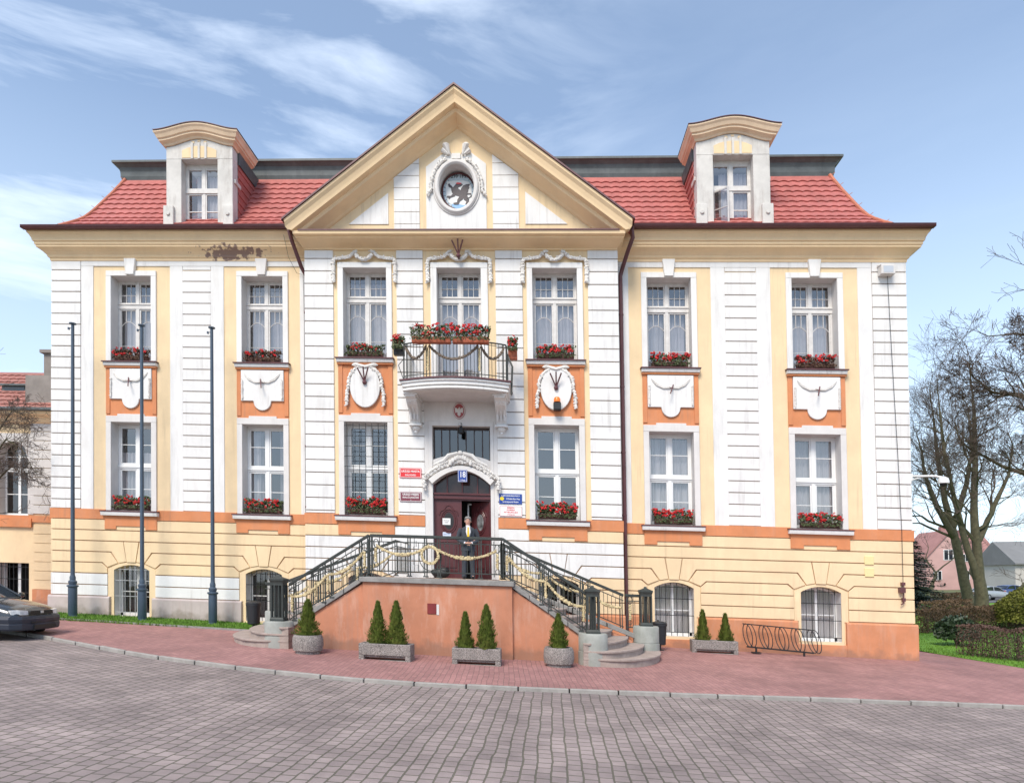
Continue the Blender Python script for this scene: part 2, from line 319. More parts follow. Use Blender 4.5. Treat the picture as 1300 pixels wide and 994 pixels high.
    def build1(s,name,m,parent=None,shear=True,smooth=False,bevel=0,local=False,loc=None):
        O=Vector((0,0,0)) if local else (org(parent) if parent else Vector(loc or (0,0,0)))
        me=bpy.data.meshes.new(name)
        if MB.tf: s.v=[MB.tf(*p) for p in s.v]
        me.from_pydata([(x-O.x,y-O.y,(z-(K*x if shear else 0))-O.z) for x,y,z in s.v],[],s.f)
        me.materials.append(m); me.update()
        if smooth:
            me.polygons.foreach_set('use_smooth',[True]*len(me.polygons))
            try: me.set_sharp_from_angle(angle=R(40))
            except Exception: pass
        o=bpy.data.objects.new(name,me); col.objects.link(o)
        if parent: o.parent=parent
        elif not local: o.location=O
        if bevel:
            b=o.modifiers.new('Bevel','BEVEL'); b.width=bevel; b.segments=1; b.limit_method='ANGLE'; b.angle_limit=R(50)
        return o
def tag(o,label=None,cat=None,group=None,kind=None):
    if label:o['label']=label
    if cat:o['category']=cat
    if group:o['group']=group
    if kind:o['kind']=kind
    return o
def empty(name,loc,label=None,cat=None,group=None,rz=0):
    o=bpy.data.objects.new(name,None); o.empty_display_size=.2; col.objects.link(o); o.location=loc; o.rotation_euler=(0,0,rz)
    return tag(o,label,cat,group)
def copy_tree(o,parent=None):
    c=o.copy(); col.objects.link(c); c.parent=parent
    for ch in list(o.children): copy_tree(ch,c)
    return c
def text(name,s,size,x,y,z,m,parent,local=False,align='CENTER',sx=1.,bold=.0):
    cu=bpy.data.curves.new('t','FONT'); cu.body=s; cu.size=size; cu.align_x=align; cu.align_y='CENTER'; cu.extrude=.0025; cu.offset=bold
    ob=bpy.data.objects.new('t',cu); col.objects.link(ob); bpy.context.view_layer.update()
    me=bpy.data.meshes.new_from_object(ob.evaluated_get(bpy.context.evaluated_depsgraph_get()))
    bpy.data.objects.remove(ob)
    O=Vector((0,0,0)) if local else org(parent)
    for v in me.vertices:
        a,b,c=v.co; X=x+a*sx; v.co=(X-O.x,y-c-O.y,z+b-(0 if local else K*X)-O.z)
    me.materials.clear(); me.materials.append(m)
    o=bpy.data.objects.new(name,me); col.objects.link(o); o.parent=parent; return o
rnd=random.Random(7)
def garland(mb,path,r,n=7,beads=.9,seed=1,taper=0):
    rg=random.Random(seed); P=[Vector(p) for p in path]
    pts=[];acc=0
    for a,b in zip(P,P[1:]):
        L=(b-a).length; k=max(1,int(L/(r*.55)))
        for i in range(k): pts.append(a+(b-a)*i/k)
    pts.append(P[-1]); T=len(pts)
    rs=[r*(.52+.38*abs(math.sin(i*beads))+rg.uniform(-.1,.1))*(1-taper*abs(2*i/T-1)) for i in range(T)]
    mb.tube(pts,rs,n)
    for i in range(0,T):
        p=pts[i]; a=rg.uniform(0,2*PI); mb.ball((p.x+math.cos(a)*.75*r,p.y-r*.75*abs(math.cos(a*1.7+i)),p.z+math.sin(a)*.75*r),r*rg.uniform(.28,.5),r*.4,r*rg.uniform(.28,.5),n=5,m=3)
def catenary(a,b,sag,n=14):
    return [(a[0]+(b[0]-a[0])*i/n,a[1]+(b[1]-a[1])*i/n,a[2]+(b[2]-a[2])*i/n-sag*4*(i/n)*(1-i/n)) for i in range(n+1)]
# ------------------------------------------------------------------ ground, road, pavement
KL=[(-30,2.5),(-20,-.9),(-14,-3.5),(-9.45,-5.16),(-6.12,-6.87),(-3.06,-7.85),(-.64,-8.25),(1.65,-8.13),(4.71,-7.78),(7.96,-7.3),(11.62,-6.87),(20,-6.1),(34,-5.2),(60,-5)]
def ky(x):
    for (a,b),(c,d_) in zip(KL,KL[1:]):
        if a<=x<=c:
            return b+(d_-b)*(x-a)/(c-a)
    return KL[-1][1]
def sm(x): return (ky(x-.8)+ky(x-.4)+ky(x)+ky(x+.4)+ky(x+.8))/5 if -29<x<59 else ky(x)
def sheet(name,xs,yf,off,m,ny=8,label=None,kind='structure'):
    mb=MB(); b=0; rows=[]
    for x in xs:
        y0,y1=yf(x); rows.append([(x,y0+(y1-y0)*j/ny,G(x,y0+(y1-y0)*j/ny)+off) for j in range(ny+1)])
    L=ny+1
    for r_ in rows: mb.v+=r_
    for i in range(len(rows)-1):
        for j in range(ny): mb.f.append((i*L+j,(i+1)*L+j,(i+1)*L+j+1,i*L+j+1))
    o=mb.build(name,m,shear=False); o['kind']=kind; return o
XS=[-1500,-300,-80,-40]+[-30+i*1.0 for i in range(91)]+[90,200,500,1500]
mbg=MB(); YS=[-1500,-200,-60,-30,-15,-9,-5,0,10,30,60,150,400,1500]
for x in XS:
    for y in YS: mbg.v.append((x,y,G(x,y)-.16))
L=len(YS)
for i in range(len(XS)-1):
    for j in range(L-1): mbg.f.append((i*L+j,(i+1)*L+j,(i+1)*L+j+1,i*L+j+1))
mbg.build('ground',EARTH,shear=False)['kind']='structure'
xs=[-30+i*.5 for i in range(121)]
sheet('road',xs,lambda x:(-45,sm(x)-.0),-.065,ROAD,10)
def py(x):
    if x<15.4: return 6.0
    return max(sm(x)+.5, min(6.0, 3.5-(x-15.4)*6.4)) if x<16.2 else max(-1.6-(x-16.2)*.35,sm(x)+1.5)
sheet('pavement',[x for x in xs if x<30],lambda x:(sm(x)+.096,py(x)),0,PAVE,10)
# kerb stones
mb=MB(); x=-29.; rk=random.Random(3)
while x<30:
    x2=x+.98+rk.uniform(-.12,.02); a=sm(x)+rk.uniform(-.008,.008); b=sm(x2)+rk.uniform(-.008,.008); h=rk.uniform(.004,.020)
    za=G(x,a)+h; zb=G(x2,b)+h; e=.012
    P=[(x+e,a),(x2-e,b),(x2-e,b+.10),(x+e,a+.10)]; bb=len(mb.v)
    mb.v+=[(P[0][0],P[0][1],za-.15),(P[1][0],P[1][1],zb-.15),(P[2][0],P[2][1],zb-.15),(P[3][0],P[3][1],za-.15),(P[0][0],P[0][1],za),(P[1][0],P[1][1],zb),(P[2][0],P[2][1],zb),(P[3][0],P[3][1],za)]
    mb.f+=[(bb+4,bb+5,bb+6,bb+7),(bb,bb+1,bb+5,bb+4),(bb+1,bb+2,bb+6,bb+5),(bb+2,bb+3,bb+7,bb+6),(bb+3,bb,bb+4,bb+7)]
    x=x2
mb.build('kerb',KERB,shear=False,bevel=.012)['kind']='structure'
# lawn at the right with worn edge
sheet('lawn',[15.5+i*.6 for i in range(80)],lambda x:(py(x)+.02,33.),.012,LAWN,14)
sheet('side_street',[16+i*2 for i in range(60)],lambda x:(40.+.12*x,58.),.02,ASPH,4)
sheet('far_lawn',[16+i*2 for i in range(60)],lambda x:(34.,39.+.12*x),.014,LAWN,4)
# grass strip along the left wing
def strip(x): return -.03,-1.65-.04*(x+12)
sheet('grass_verge',[-13.2+i*.5 for i in range(16)],lambda x:(-1.62-.045*(x+12),-.05),.03,LAWN,4)
mb=MB()
for i in range(16):
    x=-13.2+i*.5; y=-1.62-.045*(x+12)
    mb.v+=[(x,y-.07,G(x,y)-.05),(x,y-.07,G(x,y)+.05),(x,y,G(x,y)+.05),(x,y,G(x,y)-.05)]
for i in range(15):
    for k in range(3): mb.f.append((4*i+k,4*i+4+k,4*i+5+k,4*i+1+k))
mb.build('verge_edging',STONE,shear=False)['kind']='structure'
def grass(name,n,fx,h,seed):
    rg=random.Random(seed); mb=MB()
    for _ in range(n):
        x,y=fx(rg); z=G(x,y)+.01; a=rg.uniform(0,PI); ww=.012+.01*rg.random(); hh=h*rg.uniform(.5,1.3); lx=rg.uniform(-.5,.5)*hh; ly=rg.uniform(-.5,.5)*hh
        mb.poly([(x-ww*math.cos(a),y-ww*math.sin(a),z),(x+ww*math.cos(a),y+ww*math.sin(a),z),(x+lx,y+ly,z+hh)])
    return mb.build(name,GRASSM,shear=False)
tag(grass('grass',9000,lambda g:(g.uniform(-13.2,-5.6),g.uniform(-1.9,-.06)),.07,5),'short green grass growing along the foot of the left wing','grass',kind='stuff')
def lawnpt(g):
    while True:
        x=15.5+g.random()**1.6*14; y=g.uniform(-3,22)
        if y>py(x)+.03: return x,y
tag(grass('grass',16000,lawnpt,.07,6),'bright green lawn grass beside the building corner on the right','grass',kind='stuff')
# dry leaves on the lawn
# ================================================================== TOWN HALL
TH=empty('town_hall',(0,0,-1.7),'cream and white town hall with orange bands, red mansard roof and triangular gable','town hall')
DEEP=14.
WC=[-10.655,-6.345,6.345,10.655]      # wing bay centres
RC=[-2.89,0.,2.87]                    # projecting bay centres
HW=.665
def wallgrid(mb,y,x0,x1,z0,z1,holes):
    X=sorted(set([x0,x1]+[h[0] for h in holes]+[h[1] for h in holes])); Z=sorted(set([z0,z1]+[h[2] for h in holes]+[h[3] for h in holes]))
    for a,b in zip(X,X[1:]):
        for c,d in zip(Z,Z[1:]):
            mx,mz=(a+b)/2,(c+d)/2
            if any(h[0]<mx<h[1] and h[2]<mz<h[3] for h in holes): continue
            mb.poly([(a,y,c),(b,y,c),(b,y,d),(a,y,d)])
def reveal(mb,x0,x1,z0,z1,ya,yb):
    mb.poly([(x0,ya,z0),(x0,ya,z1),(x0,yb,z1),(x0,yb,z0)]); mb.poly([(x1,ya,z0),(x1,yb,z0),(x1,yb,z1),(x1,ya,z1)])
    mb.poly([(x0,ya,z1),(x1,ya,z1),(x1,yb,z1),(x0,yb,z1)]); mb.poly([(x0,ya,z0),(x0,yb,z0),(x1,yb,z0),(x1,ya,z0)])
BH=.585; BZT=.07   # basement window half width, side height
def holesfor(cs):
    h=[]
    for c in cs: h+= [(c-HW,c+HW,6.65,9.41),(c-HW,c+HW,1.87,4.70),(c-BH,c+BH,-1.48,.17)]
    return h
mb=MB(); rv=MB()
hl=holesfor(WC[:2]); hr=holesfor(WC[2:])
wallgrid(mb,0,-13.3,-4.7,-3.2,9.95,hl); wallgrid(mb,0,4.7,13.3,-3.2,9.95,hr)
hc=[]
for c in (RC[0],RC[2]): hc+=[(c-HW,c+HW,6.65,9.41),(c-HW,c+HW,1.87,4.70),(c-BH,c+BH,-1.48,.17)]
hc+=[(-.68,.66,5.72,9.41),(-.86,.88,.05,4.62)]
wallgrid(mb,-.6,-4.7,4.7,-3.2,10.0,hc)
mb.poly([(-4.7,0,-3.2),(-4.7,-.6,-3.2),(-4.7,-.6,10),(-4.7,0,10)]); mb.poly([(4.7,0,-3.2),(4.7,0,10),(4.7,-.6,10),(4.7,-.6,-3.2)])
mb.poly([(-13.3,DEEP,-3.2),(-13.3,0,-3.2),(-13.3,0,9.95),(-13.3,DEEP,9.95)]); mb.poly([(13.3,0,-3.2),(13.3,DEEP,-3.2),(13.3,DEEP,9.95),(13.3,0,9.95)])
mb.poly([(13.3,DEEP,-3.2),(-13.3,DEEP,-3.2),(-13.3,DEEP,9.95),(13.3,DEEP,9.95)])
wall=mb.build('wall',YEL,TH)
for h in hl+hr: reveal(rv,*h,0,.42)
for h in hc: reveal(rv,*h,-.6,-.18)
rv.build('window_reveal',SURR,TH,gap=0.02)
# dark rooms behind the windows
mb=MB(); mb.box(-13.1,13.1,1.6,1.7,-2.4,9.9)
for z in (-1.6,1.5,5.6,9.7): mb.box(-13.1,13.1,.5,1.6,z,z+.05)
for x in (-13,-8.5,-4.4,-1.4,1.4,4.4,8.5,13): mb.box(x-.03,x+.03,.45,1.6,-1.5,9.6)
mb.box(-4.6,4.6,-.05,.0,-1.6,-1.5)
mb.build('interior',DARK,TH)
# --- white pilasters, rusticated quoins
GRV=MB()
def courses(mb,x0,x1,y,z0,z1,pitch,zref,d=.035,gap=.030,slope=None,ch=.0):
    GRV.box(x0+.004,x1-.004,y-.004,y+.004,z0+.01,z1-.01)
    k=math.floor((z0-zref)/pitch); rg=random.Random(int(x0*10))
    while True:
        a=zref+k*pitch; b=a+pitch; k+=1
        if a>=z1-.01: break
        a2=max(a,z0)+gap/2; b2=min(b,z1)-gap/2
        if b2-a2<.05: continue
        mb.box(x0,x1,y-d-rg.uniform(0,.002),y+.01,a2,b2)
qp=MB(); st=MB()
for s in (-1,1):
    f=lambda a,b:(min(s*a,s*b),max(s*a,s*b))
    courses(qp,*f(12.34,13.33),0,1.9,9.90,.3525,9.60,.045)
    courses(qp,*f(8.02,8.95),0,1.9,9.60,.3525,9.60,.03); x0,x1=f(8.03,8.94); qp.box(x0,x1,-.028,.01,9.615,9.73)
    for a,b in ((11.92,12.33),(8.95,9.37),(7.6,8.02),(4.7,5.13)): x0,x1=f(a,b); st.box(x0,x1,-.028,.01,1.9,9.735)
    x0,x1=f(4.7,12.33); st.box(x0,x1,-.031,.01,9.735,9.93)
    # side faces of the building
    xx=s*13.3
    for k in range(22):
        a=2.02+k*.3525
        qp.box(xx-.01,xx+s*.045,.012,.95,a+.011,min(a+.3525,9.9)-.011)
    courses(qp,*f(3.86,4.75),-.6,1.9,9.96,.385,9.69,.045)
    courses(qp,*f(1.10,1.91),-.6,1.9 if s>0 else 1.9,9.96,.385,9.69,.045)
    a,b=(4.74,4.70)
    for k in range(21):
        z=1.99+k*.385; qp.box(s*4.69,s*4.745,-.6,-.02,z+.011,min(z+.385,9.96)-.011)
GRV.build('groove_floor',mat('groove_dirt_and_shade',(.40,.32,.27),.95,.2,3),TH,gap=.02)  # thin sheet behind the quoins; its brown paints in groove shadow along with dirt
qp.build('quoin',WHITE,TH,bevel=.008,gap=0.06)
st.build('pilaster',WHITE,TH,bevel=.006,gap=0.03)
# --- orange band and aprons
ob=MB(); sl_=MB(); fl=MB(); sr=MB()
def band(x0,x1,y): ob.box(x0,x1,y-.06,y+.01,1.58,1.90)
for a,b in ((-13.36,WC[0]-.86),(WC[0]+.86,WC[1]-.86),(WC[1]+.86,-4.75),(4.75,WC[2]-.86),(WC[2]+.86,WC[3]-.86),(WC[3]+.86,13.36)): band(a,b,0)
for s in (-1,1): ob.box(s*13.31,s*13.36,.01,5,1.58,1.9)
for a,b in ((-4.80,RC[0]-.86),(RC[0]+.86,-1.10),(1.10,RC[2]-.86),(RC[2]+.86,4.80)): band(a,b,-.6)
def bay(c,y,wing):
    w=.835
    # lower window: surround frame, sill, apron
    z0,z1=1.87,4.70
    sr.box(c-w,c-HW,y-.055,y+.01,z0,z1); sr.box(c+HW,c+w,y-.055,y+.01,z0,z1)
    sr.prism([(c-w,z1+.002),(c+w,z1+.002),(c+w,4.90),(c+.45,4.90),(c+.45,4.965),(c-.45,4.965),(c-.45,4.90),(c-w,4.90)],y-.057,y+.01)
    sl_.prism([(y-.17,1.70),(y-.19,1.78),(y-.19,1.82),(y+.01,1.82),(y+.01,1.70)],c-.93,c+.93,'x')
    fl.prism([(y-.21,1.822),(y-.21,1.852),(y+.40,1.91),(y+.40,1.86),(y-.19,1.822)],c-.95,c+.95,'x')
    ob.prism([(c-.86,1.70),(c-.86,1.27),(c-.48,1.27),(c-.48,1.37),(c+.48,1.37),(c+.48,1.27),(c+.86,1.27),(c+.86,1.70)],y-.075,y+.01)
    # upper window
    z0,z1=6.65,9.41
    W_=UP
    W_.box(c-w,c-HW,y-.055,y+.01,z0+.02,z1); W_.box(c+HW,c+w,y-.055,y+.01,z0+.02,z1); W_.box(c-w,c+w,y-.056,y+.01,z1+.002,9.58)
    sl_.prism([(y-.13,6.50),(y-.15,6.57),(y-.15,6.60),(y+.01,6.60),(y+.01,6.50)],c-.87,c+.87,'x')
    fl.prism([(y-.19,6.602),(y-.19,6.632),(y+.40,6.68),(y+.40,6.64),(y-.17,6.602)],c-.9,c+.9,'x')
    ob.box(c-.86,c+.86,y-.10,y+.01,6.44,6.498)
    ob.box(c-w,c+w,y-.018,y+.01,4.90,6.44)
    for s in (-1,1): ob.box(c+s*w,c+s*(w-.13),y-.045,y-.018,4.97,6.44)
UP=MB()
for c in WC: bay(c,0,True)
for c in (RC[0],RC[2]): bay(c,-.6,False)
c=RC[1]; UP.box(c-.87,c-.68,-.655,-.59,5.72,9.41); UP.box(c+.66,c+.87,-.655,-.59,5.72,9.41); UP.box(c-.87,c+.87,-.656,-.59,9.412,9.58)
ob.build('orange_band',ORG,TH,bevel=.006,gap=0.02); sl_.build('sill',WHITE,TH,bevel=.006,gap=0.02); fl.build('sill_flashing',MAROON,TH,gap=0.02); sr.build('lower_window_surround',SURR,TH,bevel=.008,gap=0.02); UP.build('upper_window_surround',WHITE,TH,bevel=.008,gap=0.03)
# keystones over wing windows
for i,c in enumerate(WC):
    mb=MB(); mb.prism([(c-.13,9.43),(c+.13,9.43),(c+.19,9.95),(c-.19,9.95)],-.13,.0); mb.build('keystone',SURR if i==1 else WHITE,TH,bevel=.01)
# --- base courses below the band, bent round the basement arches
def basecourses(cs,x0,x1,y,mw,my,whites):
    zz=[1.575,1.23,.885,.54,.195,-.15,-.515,-.865]
    g=.015; D=.045
    for k in range(7):
        zt,zb=zz[k],zz[k+1]; mb=mw if k in whites else my
        bounds=[x0]+list(cs)+[x1]
        for j in range(len(bounds)-1):
            L_=[];R_=[]
            a,b=bounds[j],bounds[j+1]
            lw = a in cs; rw = b in cs
            def edge(c,s):
                # right end (s=+1: block lies left of c) points from top to bottom
                e=lambda dx,z:(c-s*dx,z)
                if k<2: return None
                if k==2: return [e(.27,zt-g),e(.165,.245),e(.42,.20),e(.66,zb+g)]
                if k==3: return [e(.69,zt-g),e(.45,.195),e(.785,.06),e(.95,zb+g)]
                if k==4: return [e(.98,zt-g),e(.80,.03),e(.79,zb+g)]
                return [e(.79,zt-g),e(.79,zb+g)]
            if k<2: continue
            re=edge(b,1) if rw else [(b,zt-g),(b,zb+g)]
            le=edge(a,-1) if lw else [(a,zt-g),(a,zb+g)]
            poly=re+le[::-1]
            mb.prism(poly,y-D,y+.01)
        if k==0 and y<0:
            c0=cs[0]; xi=x1 if c0<0 else x0; sg=1 if c0<0 else -1
            mw.box(c0+sg*.87,xi,y-D,y+.01,zb+g,zt-g); my.box(c0+sg*.868,x0 if c0<0 else x1,y-D,y+.01,zb+g,zt-g)
        elif k<2: mb.box(x0,x1,y-D,y+.01,zb+g,zt-g)
    for c in cs: 
        (mw if 2 in whites else my).prism([(c-.245,.885-g),(c+.245,.885-g),(c+.145,.23),(c-.145,.23)],y-D-.012,y+.01)
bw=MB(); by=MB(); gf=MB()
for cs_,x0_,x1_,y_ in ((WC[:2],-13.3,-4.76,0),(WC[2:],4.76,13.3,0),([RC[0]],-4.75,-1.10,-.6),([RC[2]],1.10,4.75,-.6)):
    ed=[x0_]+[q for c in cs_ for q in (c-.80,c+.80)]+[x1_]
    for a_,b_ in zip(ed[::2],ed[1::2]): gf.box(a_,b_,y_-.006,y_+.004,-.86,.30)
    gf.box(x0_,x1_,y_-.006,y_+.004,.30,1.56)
gf.build('base_groove_floor',mat('brown_groove_dirt_and_shade',(.44,.28,.18),.95,.2,3),TH,gap=.005)  # joint dirt, with the shade of the grooves put into the brown as well
basecourses(WC[:2],-13.33,-4.76,0,bw,by,{5,6})
basecourses(WC[2:],4.76,13.33,0,bw,by,set())
basecourses([RC[0],RC[2]],-4.78,4.78,-.6,bw,by,{1,2,3}) if False else None
# the projecting bay is cut by the door niche
for lo,hi,c in ((-4.78,-1.10,RC[0]),(1.10,4.78,RC[2])): basecourses([c],lo,hi,-.6,bw,by,{1,2,3} if c>0 else {1,2,3,4})
for s in (-1,1):
    zz=[1.575,1.23,.885,.54,.195,-.15,-.515,-.865]
    for k in range(7):
        (bw if (s<0 and k in (5,6)) else by).box(s*13.29,s*13.33,.0,5,zz[k+1]+.012,zz[k]-.012)
by.build('base_course',YEL,TH,bevel=.006,gap=0.03); bw.build('white_base_course',WHITE,TH,bevel=.006,gap=0.03)
# arch heads and splayed surrounds of basement windows
ar=MB()
def arc(c,hw,z0,rise,n=12,rev=False):
    p=[(c-hw+2*hw*i/n, z0+rise*(1-(2*i/n-1)**2)) for i in range(n+1)]
    return p[::-1] if rev else p
for c,y in [(q,0) for q in WC]+[(RC[0],-.6),(RC[2],-.6)]:
    # filler above the glass arch
    n=12; ia=arc(c,BH,-.02,.17,n)
    for i in range(n):
        (xa,za),(xb,zb)=ia[i],ia[i+1]
        ar.poly([(xa,y-.004,za),(xb,y-.004,zb),(xb,y-.004,.175),(xa,y-.004,.175)])
        ar.poly([(xa,y-.004,za),(xa,y+.42,za),(xb,y+.42,zb),(xb,y-.004,zb)])
    # raised archivolt
    oa=arc(c,.78,.0,.235,n)
    P=[(c-.78,-.88)]+oa+[(c+.78,-.88)]; Q=[(c-BH,-.88)]+arc(c,BH,-.02,.17,n)+[(c+BH,-.88)]
    for i in range(len(P)-1):
        ar.prism([P[i],P[i+1],Q[i+1],Q[i]],y-.022,y)
    ar.box(c-.66,c-BH,y-.02,y+.01,-1.48,-.88); ar.box(c+BH,c+.66,y-.02,y+.01,-1.48,-.88)
    ar.box(c-.62,c+.62,y-.08,y+.05,-1.56,-1.481)
ar.build('basement_arch',YEL,TH,gap=0.03)
# plinths
def plinth(name,segs,m):
    mb=MB()
    for x0,x1,y in segs: mb.prism([(y-.10,-3.2),(y-.10,-.93),(y-.075,-.88),(y+.01,-.87),(y+.01,-3.2)],x0,x1,'x')
    return mb
p1=plinth('p',[(-13.4,WC[0]-.70,0),(WC[0]+.70,WC[1]-.70,0),(WC[1]+.70,-4.8,0)],GREYP); p1.box(-13.4,-13.3,.0,6,-3.2,-.88)
for c in WC[:2]: p1.box(c-.70,c+.70,-.10,.01,-3.2,-1.56)
p1.build('grey_plinth',GREYP,TH,bevel=.01,gap=0.05)
p2=plinth('p',[(4.8,WC[2]-.70,0),(WC[2]+.70,WC[3]-.70,0),(WC[3]+.70,13.4,0),(-4.8,RC[0]-.7,-.6),(RC[0]+.7,RC[2]-.7,-.6),(RC[2]+.7,4.8,-.6)],PEACH); p2.box(13.3,13.4,.0,6,-3.2,-.88)
for c,y in ((WC[2],0),(WC[3],0),(RC[0],-.6),(RC[2],-.6)): p2.box(c-.70,c+.70,y-.10,y+.01,-3.2,-1.56)
p2.build('orange_plinth',PEACH,TH,bevel=.01,gap=0.05)
# --- wall panel of door niche and yellow fields of projecting bay
mb=MB(); 
mb.box(-1.10,-.98,-.64,-.59,.05,5.62); mb.box(.98,1.10,-.64,-.59,.05,5.62)
mb.box(-.98,-.86,-.66,-.59,.05,4.62); mb.box(.88,.98,-.66,-.59,.05,4.62); mb.box(-.98,.98,-.66,-.59,4.622,4.76); mb.box(-1.1,1.1,-.642,-.59,4.76,5.62)
mb.build('door_surround',SURR,TH,bevel=.006)
# --- ornaments
orn=MB()
def ornament(c,y,seed):
    z=9.58
    for s in (-1,1):
        # side drop, shoulder, swag to centre
        garland(orn,[(c+s*.95,y-.07,8.95),(c+s*.95,y-.07,9.55)],.075,7,1.3,seed)
        garland(orn,[(c+s*.95,y-.08,9.55),(c+s*.92,y-.08,9.66),(c+s*.75,y-.08,9.68),(c+s*.45,y-.09,9.72),(c+s*.32,y-.1,9.83)],.065,7,1.3,seed+1)
        garland(orn,[(c+s*.34,y-.1,9.86),(c+s*.2,y-.1,9.90)],.05,7,1.3,seed+1)
    garland(orn,catenary((c-.26,y-.11,9.80),(c+.26,y-.11,9.80),.17,10),.075,7,1.3,seed+2)
for i,c in enumerate(RC): ornament(c,-.6,i*10)
def oval(mb,c,y,zc,rx,rz,d,n=32): mb.prism([(c+rx*math.cos(2*PI*i/n),zc+rz*math.sin(2*PI*i/n)) for i in range(n)],y-d,y)
og=MB(); ovp=MB()
for i,c in enumerate((RC[0],RC[2])):
    y=-.62
    oval(ovp,c,y,5.77,.46,.64,.09)
    for s in (-1,1):
        pth=[(c+s*(.50+.04*math.sin(PI*t/8))*math.sin(R(18+72*t/8)),y-.06,5.78+.62*math.cos(R(18+72*t/8))) for t in range(9)]+[(c+s*.56,y-.06,5.6),(c+s*.57,y-.06,5.2)]
        garland(orn,pth,.065,7,1.3,40+i)
        orn.ball((c+s*.27,y-.06,6.43),.14,.05,.06)
    orn.tube([(c-.3,y-.07,6.44),(c,y-.09,6.36),(c+.3,y-.07,6.44)],.05,7)
ovp.build('oval_plaque',WHITE,TH,bevel=.012,gap=0.05)
# door hood ornament
hood=MB()
outer=[(-1.10,2.72),(-1.10,3.05),(-.95,3.18),(-.6,3.42),(-.25,3.56),(0,3.60),(.25,3.56),(.6,3.42),(.95,3.18),(1.12,3.05),(1.12,2.72)]
for dy,dz,rr_ in ((-.74,-.06,.08),(-.79,.02,.05)):
    garland(hood,[(x,dy,z+dz*(1 if abs(x)<1 else .2)) for x,z in outer],rr_,7,1.2,77)
for i in range(-4,5):
    hood.ball((i*.075,-.82,3.67-.012*i*i),.055,.05,.08,n=7,m=4)
hood.ball((0,-.85,3.78),.08,.06,.07)
for s in (-1,1):
    hood.tube([(s*.08,-.82,3.78),(s*.35,-.82,3.7),(s*.5,-.8,3.55),(s*.8,-.8,3.42)],[.05,.07,.06,.03],7)
hood.build('door_hood_relief',RELIEF,TH,smooth=True)
arch=MB(); n=16
pa=[(-.86+1.74*i/n,2.86+.42*(1-(2*i/n-1)**2)) for i in range(n+1)]; pb=[(x*1.13,z+.13) for x,z in pa]
for i in range(n): arch.prism([pa[i],pa[i+1],pb[i+1],pb[i]],-.78,-.58)
arch.build('door_hood',SURR,TH,smooth=False)
# sundial-like shields below the wing windows
shp=MB(); rods=MB()
for i,c in enumerate(WC):
    pts=[(c-.69,6.42),(c+.69,6.42),(c+.69,5.44),(c+.30,5.44)]+[(c+.28*math.cos(R(-a)),5.42+.28*math.sin(R(-a))) for a in range(0,181,15)]+[(c-.30,5.44),(c-.69,5.44)]
    shp.prism(pts[::-1],-.075,-.018)
    for s in (-1,1):
        for q in range(3):
            a=[(c+s*(.58-.012*q),-.085,6.30-.035*q),(c+s*.42,-.10,6.16-.03*q),(c+s*.22,-.105,6.05-.02*q),(c,-.11,6.05-.012*q)]
            orn.tube(a,[.006,.013,.015,.012],6)
        garland(orn,[(c+s*.64,-.09,6.1),(c+s*.64,-.09,5.5)],.035,6,1.5,90+i)
    dx=.16 if c<0 else -.14
    rods.tube([(c-dx*.4+.02,-.10,6.12),(c+dx*.35,-.28,5.80)],.018,6); rods.tube([(c-.12,-.10,6.06),(c+.06,-.13,6.0)],.012,5)
shp.build('shield_plaque',WHITE,TH,bevel=.012,gap=0.05)
rods.build('shield_rod',MAROON,TH,gap=0.1)
orn.build('stucco_garland',RELIEF,TH,smooth=True,gap=0.02)
# three-pronged flag holders
for c,z,y in ((RC[0],5.95,-.74),(RC[2],5.86,-.74),(0.02,9.75,-.86)):
    mb=MB()
    for a in (-28,0,24): mb.tube([(c,y,z-.05),(c+.38*math.sin(R(a)),y-.16,z+.36*math.cos(R(a)))],.022,7)
    mb.ball((c,y,z-.07),.07); mb.tube([(c,y,z-.07),(c,y+.1,z-.12)],.03,6)
    mb.build('flag_holder',MAROON,TH)
# --- cornice of wings
CP=[(-.02,9.90),(.05,9.90),(.06,9.97),(.10,10.0),(.16,10.06),(.25,10.13),(.36,10.19),(.43,10.22),(.43,10.27),(.47,10.29),(.47,10.36),(.52,10.38),(.54,10.46),(.60,10.55),(.66,10.60),(.66,10.66),(-.02,10.70)]
CP=[(o*.76 if o>.1 else o,z) for o,z in CP]
cm=MB()
cm.sweep(CP,lambda o,z:[(-13.3-o,DEEP,z),(-13.3-o,-o,z),(-4.72,-o,z)])
cm.sweep(CP,lambda o,z:[(4.72,-o,z),(13.3+o,-o,z),(13.3+o,DEEP,z)])
patch(CORN,[(-7.25,10.42,1.05,.20)],(.30,.20,.16),scale=7)
cm.build('cornice',CORN,TH,gap=0.05)
RP=[(-.02,9.96),(.05,9.96),(.06,10.0),(.14,10.03),(.26,10.07),(.40,10.11),(.45,10.13),(.45,10.17),(.56,10.19),(.58,10.27),(-.02,10.30)]
cm=MB(); cm.sweep(RP,lambda o,z:[(-4.72-o*.35,0.02,z),(-4.72-o*.35,-.6-o,z),(4.72+o*.35,-.6-o,z),(4.72+o*.35,0.02,z)])
cm.build('gable_cornice',CORN,TH)
mb=MB(); mb.prism([(-1.20,10.272),(-1.20,10.31),(-.55,10.36),(-.55,10.272)],-4.75,4.75,'x'); mb.build('gable_flashing',MAROON,TH)
# --- tympanum
SLP=.772
ty=MB(); zc0=13.9
ocx,ocz=-.04,11.88
